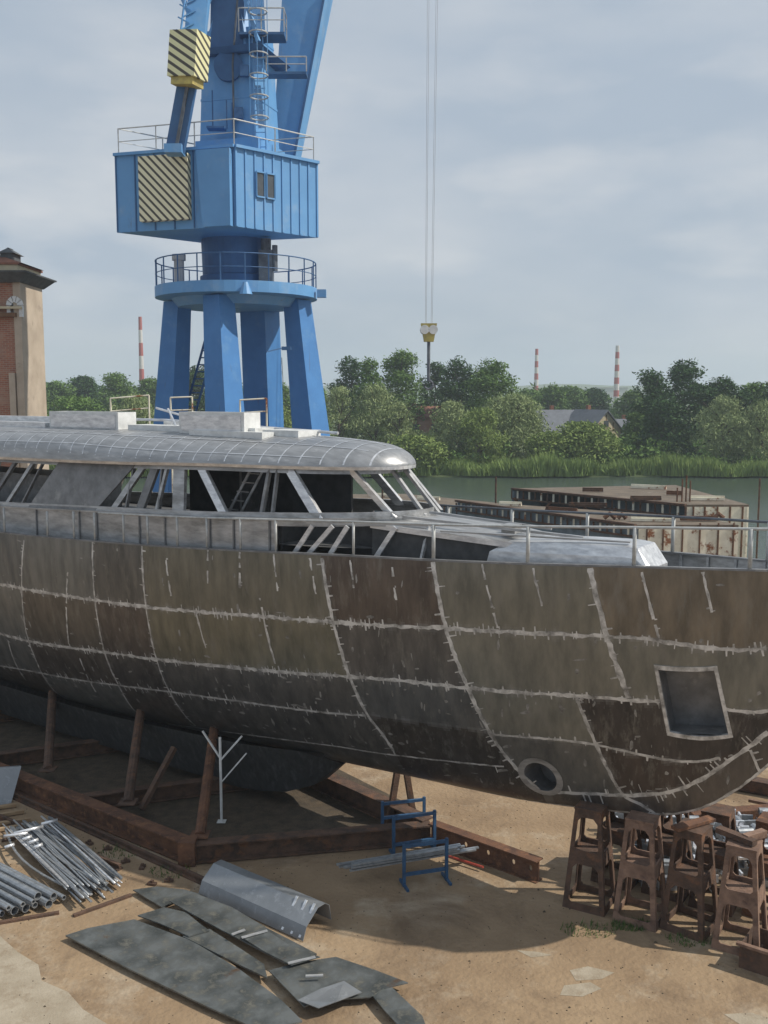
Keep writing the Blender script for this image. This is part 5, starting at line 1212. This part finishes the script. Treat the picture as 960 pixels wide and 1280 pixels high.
# mooring poles
for px,py,Y,z1 in ((620,596,62,0),(478,600,66,0),(950,598,60,0)):
    v=at(px,py,Y); b=MB(); b.tube([(v.x,Y,-3),(v.x,Y,v.z)],.06,6); single(b,'mooring_pole',M['rustdk'],{620:'thin dark pole standing in the water left of the dock sections',478:'thin dark pole in the water just past the deckhouse windows',950:'thin dark pole at the right edge beyond the dock sections'}[px],'pole')

# ---------------- far masts ----------------
def mast(px,ytop,ybase,Y,w_,lab,bands=7,cap=False):
    v=at(px,ytop,Y); z0=2; t=thing('chimney' if not cap else 'mast',lab,'chimney' if not cap else 'mast',(v.x,Y,z0)); zb=at(px,ybase,Y).z
    H=v.z-z0; zs=zb-z0-((v.z-zb)*.1)
    b=MB(); b.tube([(0,0,0),(0,0,zs)],w_*.62,10,r2=w_*.55); b.build('shaft',M['mastwhite'],t)
    for i in range(bands):
        za=zs+(H-zs)*i/bands; zc_=zs+(H-zs)*(i+1)/bands; r0=w_*(.55-.2*i/bands); b=MB(); b.tube([(0,0,za),(0,0,zc_)],r0,10,r2=w_*(.55-.2*(i+1)/bands)); b.build('band',M['mastred' if i%2==0 else 'mastwhite'],t)
mast(175,396,470,420,2.0,'red and white banded chimney left of the crane legs',5)
mast(671,436,485,520,2.2,'thinner red and white mast over the far trees, left of the pair',7,True)
mast(772,432,490,480,2.5,'taller red and white mast right of the grey roofed house',8,True)
def lattice(px,ytop,Y,w_,lab):
    v=at(px,ytop,Y); z0=1; H=v.z-z0; t=thing('lattice_mast',lab,'mast',(v.x,Y,z0))
    for sx,sy in ((-1,-1),(1,-1),(0,1)):
        b=MB(); b.bar((sx*w_,sy*w_,0),(sx*w_*.25,sy*w_*.25,H),.16,.16); b.build('leg',M['steel'],t)
    for i in range(14):
        f0,f1=i/14,(i+1)/14; s=(1 if i%2 else -1); b=MB(); b.bar((s*w_*(1-.75*f0),-w_*(1-.75*f0),H*f0),(-s*w_*(1-.75*f1),-w_*(1-.75*f1),H*f1),.1,.1); b.build('brace',M['steel'],t)
lattice(333,425,230,1.3,'grey lattice mast seen between the rear crane legs'); lattice(351,447,260,1.1,'shorter grey lattice mast right of the other behind the crane legs')
# lamp on pole beside the light mast
v=at(345,458,90); b=MB(); b.tube([(0,0,-11),(0,0,0)],.09,6); b.bar((0,0,0),(-1.1,0,-.3),.1,.1); b.box(-1.7,-1.0,-.15,.15,-.42,-.28); o=b.build('street_lamp',M['steel']); o.location=v; tag(o,'small street lamp with a bent arm seen between the crane legs','street lamp')

# ---------------- houses across the river ----------------
def house(cx,cy,w_,d_,h_,rh,rz_,lab,wallm,roofm,win=3,name='house',timber=False):
    t=thing(name,lab,'house',(cx,cy,-.6),rz_); 
    b=MB(); b.box(-w_/2,w_/2,-d_/2,d_/2,0,h_); b.build('wall',wallm,t)
    for sx in (-1,1):      # gables
        b=MB(); x=sx*w_/2; b.hexa([(x-.1,-d_/2,h_+.002),(x+.1,-d_/2,h_+.002),(x+.1,d_/2,h_+.002),(x-.1,d_/2,h_+.002)],[(x-.1,-.02,h_+rh-.1),(x+.1,-.02,h_+rh-.1),(x+.1,.02,h_+rh-.1),(x-.1,.02,h_+rh-.1)]); g_=b.build('gable',wallm,t)
        for k in (-.5,0,.5):
            b=MB(); b.box(x-.13,x+.13,k*d_*.45-.07,k*d_*.45+.07,h_,h_+rh*(1-abs(k))*.8); b.build('timber_post',M['timber'],g_)
        b=MB(); b.box(x-.14,x+.14,-.5,.5,h_+rh*.18,h_+rh*.5); b.build('window',M['glass'],g_)
    b=MB(); e=.5
    for sy in (-1,1):
        a=[(-w_/2-e,sy*(d_/2+e),h_-e*rh/(d_/2)),(w_/2+e,sy*(d_/2+e),h_-e*rh/(d_/2)),(w_/2+e,0,h_+rh),(-w_/2-e,0,h_+rh)]; b.hexa(a,[(x,y,z+.18) for x,y,z in a])
    rf=b.build('roof',roofm,t); b=MB(); b.box(-w_*.2-.3,-w_*.2+.3,.3,.9,h_+rh*.6,h_+rh+.9); b.build('chimney',M['tile'],rf)
    for i in range(win):
        x=-w_/2+w_*(i+.5)/win; b=MB(); b.box(x-.5,x+.5,-d_/2-.03,-d_/2+.05,h_*.35,h_*.8); w2=b.build('window',M['glass'],t)
        b=MB(); b.box(x-.62,x+.62,-d_/2-.06,-d_/2-.031,h_*.35-.14,h_*.35-.02); b.build('sill',M['white'],w2)
    return t
v=at(704,520,172); house(v.x,172,9.5,7,4.5,3.2,R(12),'house with long dark grey roof among trees across the river',M['cream'],M['greyroof'])
v=at(742,520,166); house(v.x,168,7.5,6.5,4.6,3.2,R(-62),'cream gabled house front with brown timbers, right of the grey roof',M['cream'],M['greyroof'],2)
v=at(790,530,185); house(v.x,185,7,6,3.6,2.2,R(10),'low grey roofed house half hidden by the dark trees',M['plaster'],M['greyroof'],2)
v=at(527,520,180); house(v.x,180,6.5,7,6.6,1.6,R(8),'tall reddish brick house between willows across the river',M['brick'],M['tile'],2)
for px,py,Y,w_ in ((60,492,330,9),(115,490,520,14),(765,487,560,16),(735,489,600,14),(90,494,420,10)):
    v=at(px,py,Y); b=MB(); b.box(-w_/2,w_/2,-3,3,0,v.z+1.0); b.box(-w_/2-.3,w_/2+.3,-3.3,3.3,v.z+1.003,v.z+1.3); o=b.build('warehouse',M['white']); o.location=(v.x,Y,0)
    tag(o,{60:'pale block just right of the brick building on the horizon',115:'pale low warehouse far off left of the banded chimney',765:'white block at the foot of the right mast on the horizon',735:'small pale block between the two masts on the horizon',90:'small pale shed over the left tree line'}[px],'warehouse')

# ---------------- vegetation ----------------
def tree(px,ytop,ybot,Y,wpx,m,lab,kind='round',n_=5200,leaf=.42,seed=0,zg=-.6,grp='trees across the river'):
    r=random.Random(seed*13+int(px)); top=at(px,ytop,Y); H=top.z-zg; W_=wpx*Y/F
    t=thing({'willow':'willow_tree'}.get(kind,'tree'),lab,'tree',(top.x,Y,zg),0,grp)
    b=MB(); tr=[(0,0,0),(r.uniform(-.3,.3),0,H*.25),(r.uniform(-.5,.5),0,H*.6)]; b.tube(tr,.28+H*.012,7,r2=.1)
    for k in range(6):
        z=H*(.25+.08*k); a=r.uniform(0,6.28); b.tube([(0,0,z),(W_*.3*math.cos(a),W_*.25*math.sin(a),z+H*.25)],.12,5,r2=.03)
    b.build('trunk',M['bark'],t)
    cl=[]; nc=int(44+W_*3.2)
    base=.02*H if kind!='tall' else .06*H
    for k in range(nc):
        u=r.random(); zf=r.uniform(0,1); a=r.uniform(0,6.28)
        env=(math.sin(math.pi*min(1,(.2+zf*.8)))**.55 if kind!='tall' else math.sin(math.pi*(.25+.74*zf))**.7)
        rr=W_/2*env*(.15+.8*math.sqrt(u)); z=base+(H-base)*zf*.93
        s=r.uniform(.55,1.3)*((.125 if kind!='willow' else .105)*W_+.4)
        cl.append((rr*math.cos(a)*.92,rr*math.sin(a)*.75,z,s*r.uniform(.9,1.3),s*r.uniform(.55,.9)))
    tot=sum(c[3]**2 for c in cl); b=MB(); V=b.v; Fc=b.f
    for (x,y,z,sx,sz) in cl:
        for i in range(int(n_*sx*sx/tot)):
            th=r.uniform(0,6.283); cph=r.uniform(-1,1); sph=math.sqrt(1-cph*cph); q=r.uniform(.62,1.0) if r.random()<.85 else r.uniform(1,1.28)
            px_,py_,pz=x+sx*q*sph*math.cos(th),y+sx*q*sph*math.sin(th),z+sz*q*cph
            if pz>H*1.02 or pz<.2: continue
            l=leaf*r.uniform(.6,1.3); d1=Vector((r.gauss(0,1),r.gauss(0,1),r.gauss(0,.6 if kind!='willow' else 1.4))).normalized()*l; d2=Vector((r.gauss(0,1),r.gauss(0,1),r.gauss(0,1))).normalized()*l*(.7 if kind!='willow' else .4)
            k=len(V); V+=[(px_,py_,pz),(px_+d1.x+d2.x*.5,py_+d1.y+d2.y*.5,pz+d1.z+d2.z*.5),(px_+d1.x*.3+d2.x,py_+d1.y*.3+d2.y,pz+d1.z*.3+d2.z),(px_-d1.x*.5+d2.x*.6,py_-d1.y*.5+d2.y*.6,pz-d1.z*.5+d2.z*.6)]
            Fc.append([k,k+1,k+2,k+3])
    b.mi=[0]*len(Fc)
    me=bpy.data.meshes.new('crown'); me.from_pydata(V,[],Fc); me.materials.append(m); me.update(); o=bpy.data.objects.new('crown',me); C.objects.link(o); o.parent=t
    return t
# (px, ytop, distance, width px, leaf, kind, label)
TR=[
(438,437,178,52,'leafdark','round','dark round tree beside the crane, left end of the tall group'),
(462,447,170,46,'leafmid','round','mid green tree between the dark one and the tallest crown by the crane'),
(500,433,176,66,'leafmid','round','tall broad green tree left of the hanging hook'),
(545,446,186,44,'leafdark','round','dark tree directly behind the hanging hook'),
(575,442,176,56,'leafdark','round','dark round crown just right of the hanging hook'),
(618,447,170,80,'leafmid','round','broad green dome tree between the hook and the left mast'),
(425,482,150,60,'willow','willow','pale willow touching the right crane leg'),
(470,476,152,70,'willow','willow','large pale willow in the gap right of the crane'),
(500,500,150,50,'willow','willow','pale willow in front of the red brick house'),
(565,500,148,66,'willow','willow','olive willow left of centre on the far bank'),
(600,510,144,60,'leafyel','willow','lower olive bush willow between two taller ones'),
(640,492,150,96,'willow','willow','biggest pale willow standing left of the grey roof'),
(520,545,141,70,'leafyel','round','low yellow green shrub near the deckhouse roof front'),
(728,529,146,88,'leafyel','round','rounded olive bush in front of the gabled house'),
(685,540,144,50,'leafyel','round','small olive bush under the long grey roof'),
(775,548,150,34,'leafmid','round','small green bush between the olive bush and dark trees'),
(815,462,158,62,'leafdark','tall','dark tall tree, left end of the right hand group'),
(858,452,160,80,'leafdark','round','darkest and tallest tree of the right hand group'),
(905,470,162,64,'leafdark','round','dark tree behind the right willow'),
(948,474,166,60,'leafmid','round','green tree at the right edge of the picture'),
(830,500,150,50,'leafdark','round','dark lower tree in front of the tall right group'),
(905,494,146,84,'willow','willow','large pale willow on the right near the reeds'),
(955,500,144,60,'willow','willow','pale willow at the right edge'),
(985,470,160,80,'leafdark','round','dark tree just beyond the right edge'),
(1030,465,165,80,'leafmid','round','green tree off to the right of the willows'),
(795,515,155,30,'leafmid','round','slim green tree beside the small grey roof'),
(70,476,250,60,'leafmid','round','hazy green tree nearest the brick building'),
(105,470,260,60,'leafdark','round','hazy dark tree below the left tree line bump'),
(145,468,240,64,'leafmid','round','hazy green tree left of the banded chimney'),
(185,472,250,56,'leafmid','round','hazy tree directly under the banded chimney'),
(20,474,255,70,'leafmid','round','hazy tree hidden by the brick building edge'),
(245,454,200,54,'leafdark','round','dark tree seen between the left crane legs'),
(220,478,210,44,'leafmid','round','green tree behind the leftmost crane leg'),
(290,475,215,50,'leafmid','round','green tree behind the front crane leg'),
(345,478,215,60,'leafmid','round','green tree behind the rear crane legs'),
(390,478,205,50,'leafmid','round','green tree behind the right crane leg'),
(168,490,150,70,'willow','willow','pale willow left of the crane near the water'),
(340,500,160,60,'leafyel','willow','olive willow between the rear crane legs'),
(90,497,170,90,'leafmid','round','green tree low on the left bank'),
(690,480,240,44,'leafmid','round','distant green tree right of the left mast'),
(715,484,255,50,'leafmid','round','distant green tree above the grey roof'),
(745,486,260,50,'leafdark','round','distant dark tree left of the right mast'),
(660,486,235,50,'leafmid','round','distant green tree behind the biggest willow'),
(790,488,230,50,'leafmid','round','distant tree right of the right mast'),
]
for i,(px,yt,Y,wp,m,kd,lab) in enumerate(TR):
    W_=wp*Y/F; nl=int(min(15000,max(5000,3000+170*W_*W_*.55)))
    tree(px,yt,0,Y,wp,M[m],lab,kd,nl,.30+.0011*Y*(.55 if Y<200 else .8),i)
# far belt of trees that reads as one mass
b=MB(); r=random.Random(5)
for k in range(520):
    X=r.uniform(-420,420); Y=r.uniform(290,430); Hh=r.uniform(6,11)+3*math.sin(X*.05); w_=r.uniform(5,9)
    for i in range(70):
        th=r.uniform(0,6.28); q=math.sqrt(r.random()); z=r.uniform(.1,1)*Hh; rr=w_*q*math.sqrt(max(.05,1-(z/Hh)**2)); x,y=X+rr*math.cos(th),Y+rr*math.sin(th); l=1.0
        b.add([(x,y,z),(x+r.uniform(-l,l),y+r.uniform(-l,l),z+r.uniform(-l,l)),(x+r.uniform(-l,l),y+r.uniform(-l,l),z+r.uniform(-l,l))],[[0,1,2]])
tag(b.build('woodland',M['leafmid']),'distant belt of woodland along the horizon','woodland',kind='stuff')
# understorey and reeds along the far bank
def blades(n_,x0,x1,y0,y1,h0,h1,w_,m,name,lab,cat,zb=-1.3,wave=0,lean=.25):
    b=MB(); V=b.v
    for i in range(n_):
        X=r.uniform(x0,x1); Y=r.uniform(y0,y1); hh=r.uniform(h0,h1)*(1+wave*math.sin(X*.35)+wave*.6*math.sin(X*1.1+2)); Y+=1.1*math.sin(X*.23)+.5*math.sin(X*.9); a=r.uniform(0,3.14); dx,dy=w_*math.cos(a),w_*math.sin(a); lx,ly=r.gauss(0,lean),r.gauss(0,lean*.6); k=len(V)
        V+=[(X-dx,Y-dy,zb),(X+dx,Y+dy,zb),(X+dx*.7+lx*.5,Y+dy*.7+ly*.5,zb+hh*.65),(X+lx,Y+ly,zb+hh)]; b.f.append([k,k+1,k+2,k+3])
    b.mi=[0]*len(b.f); tag(b.build(name,m),lab,cat,kind='stuff')
blades(30000,-55,75,137.4,141.5,1.1,2.6,.09,M['reed'],'reeds','dense green reeds along the far river bank','reeds',wave=.22,lean=.4)
b=MB()
for k in range(260):
    X=r.uniform(-70,80); Y=r.uniform(141.5,150); Hh=r.uniform(1.5,4.2); w_=r.uniform(1.5,3)
    for i in range(60):
        th=r.uniform(0,6.28); q=math.sqrt(r.random()); z=r.uniform(0,1)*Hh; rr=w_*q*math.sqrt(max(.05,1-(z/Hh)**2)); x,y=X+rr*math.cos(th),Y+rr*math.sin(th); l=.5; z-=.6
        b.add([(x,y,z),(x+r.uniform(-l,l),y+r.uniform(-l,l),z+r.uniform(-l,l)),(x+r.uniform(-l,l),y+r.uniform(-l,l),z+r.uniform(-l,l))],[[0,1,2]])
tag(b.build('undergrowth',M['leafmid']),'tangled green undergrowth behind the reeds','undergrowth',kind='stuff')

# ---------------- haze ----------------
hm=bpy.data.materials.new('haze_air'); hm.use_nodes=True; t=hm.node_tree; t.nodes.clear(); o_=t.nodes.new('ShaderNodeOutputMaterial'); v_=t.nodes.new('ShaderNodeVolumePrincipled'); v_.inputs['Density'].default_value=.00045; v_.inputs['Color'].default_value=(.80,.90,1.,1); v_.inputs['Anisotropy'].default_value=.1
t.links.new(v_.outputs[0],o_.inputs['Volume'])
b=MB(); b.box(-1700,1700,-60,2000,-6,75); hz=b.build('haze',hm); tag(hz,'thin bluish summer haze in the air over the river','haze',kind='stuff')
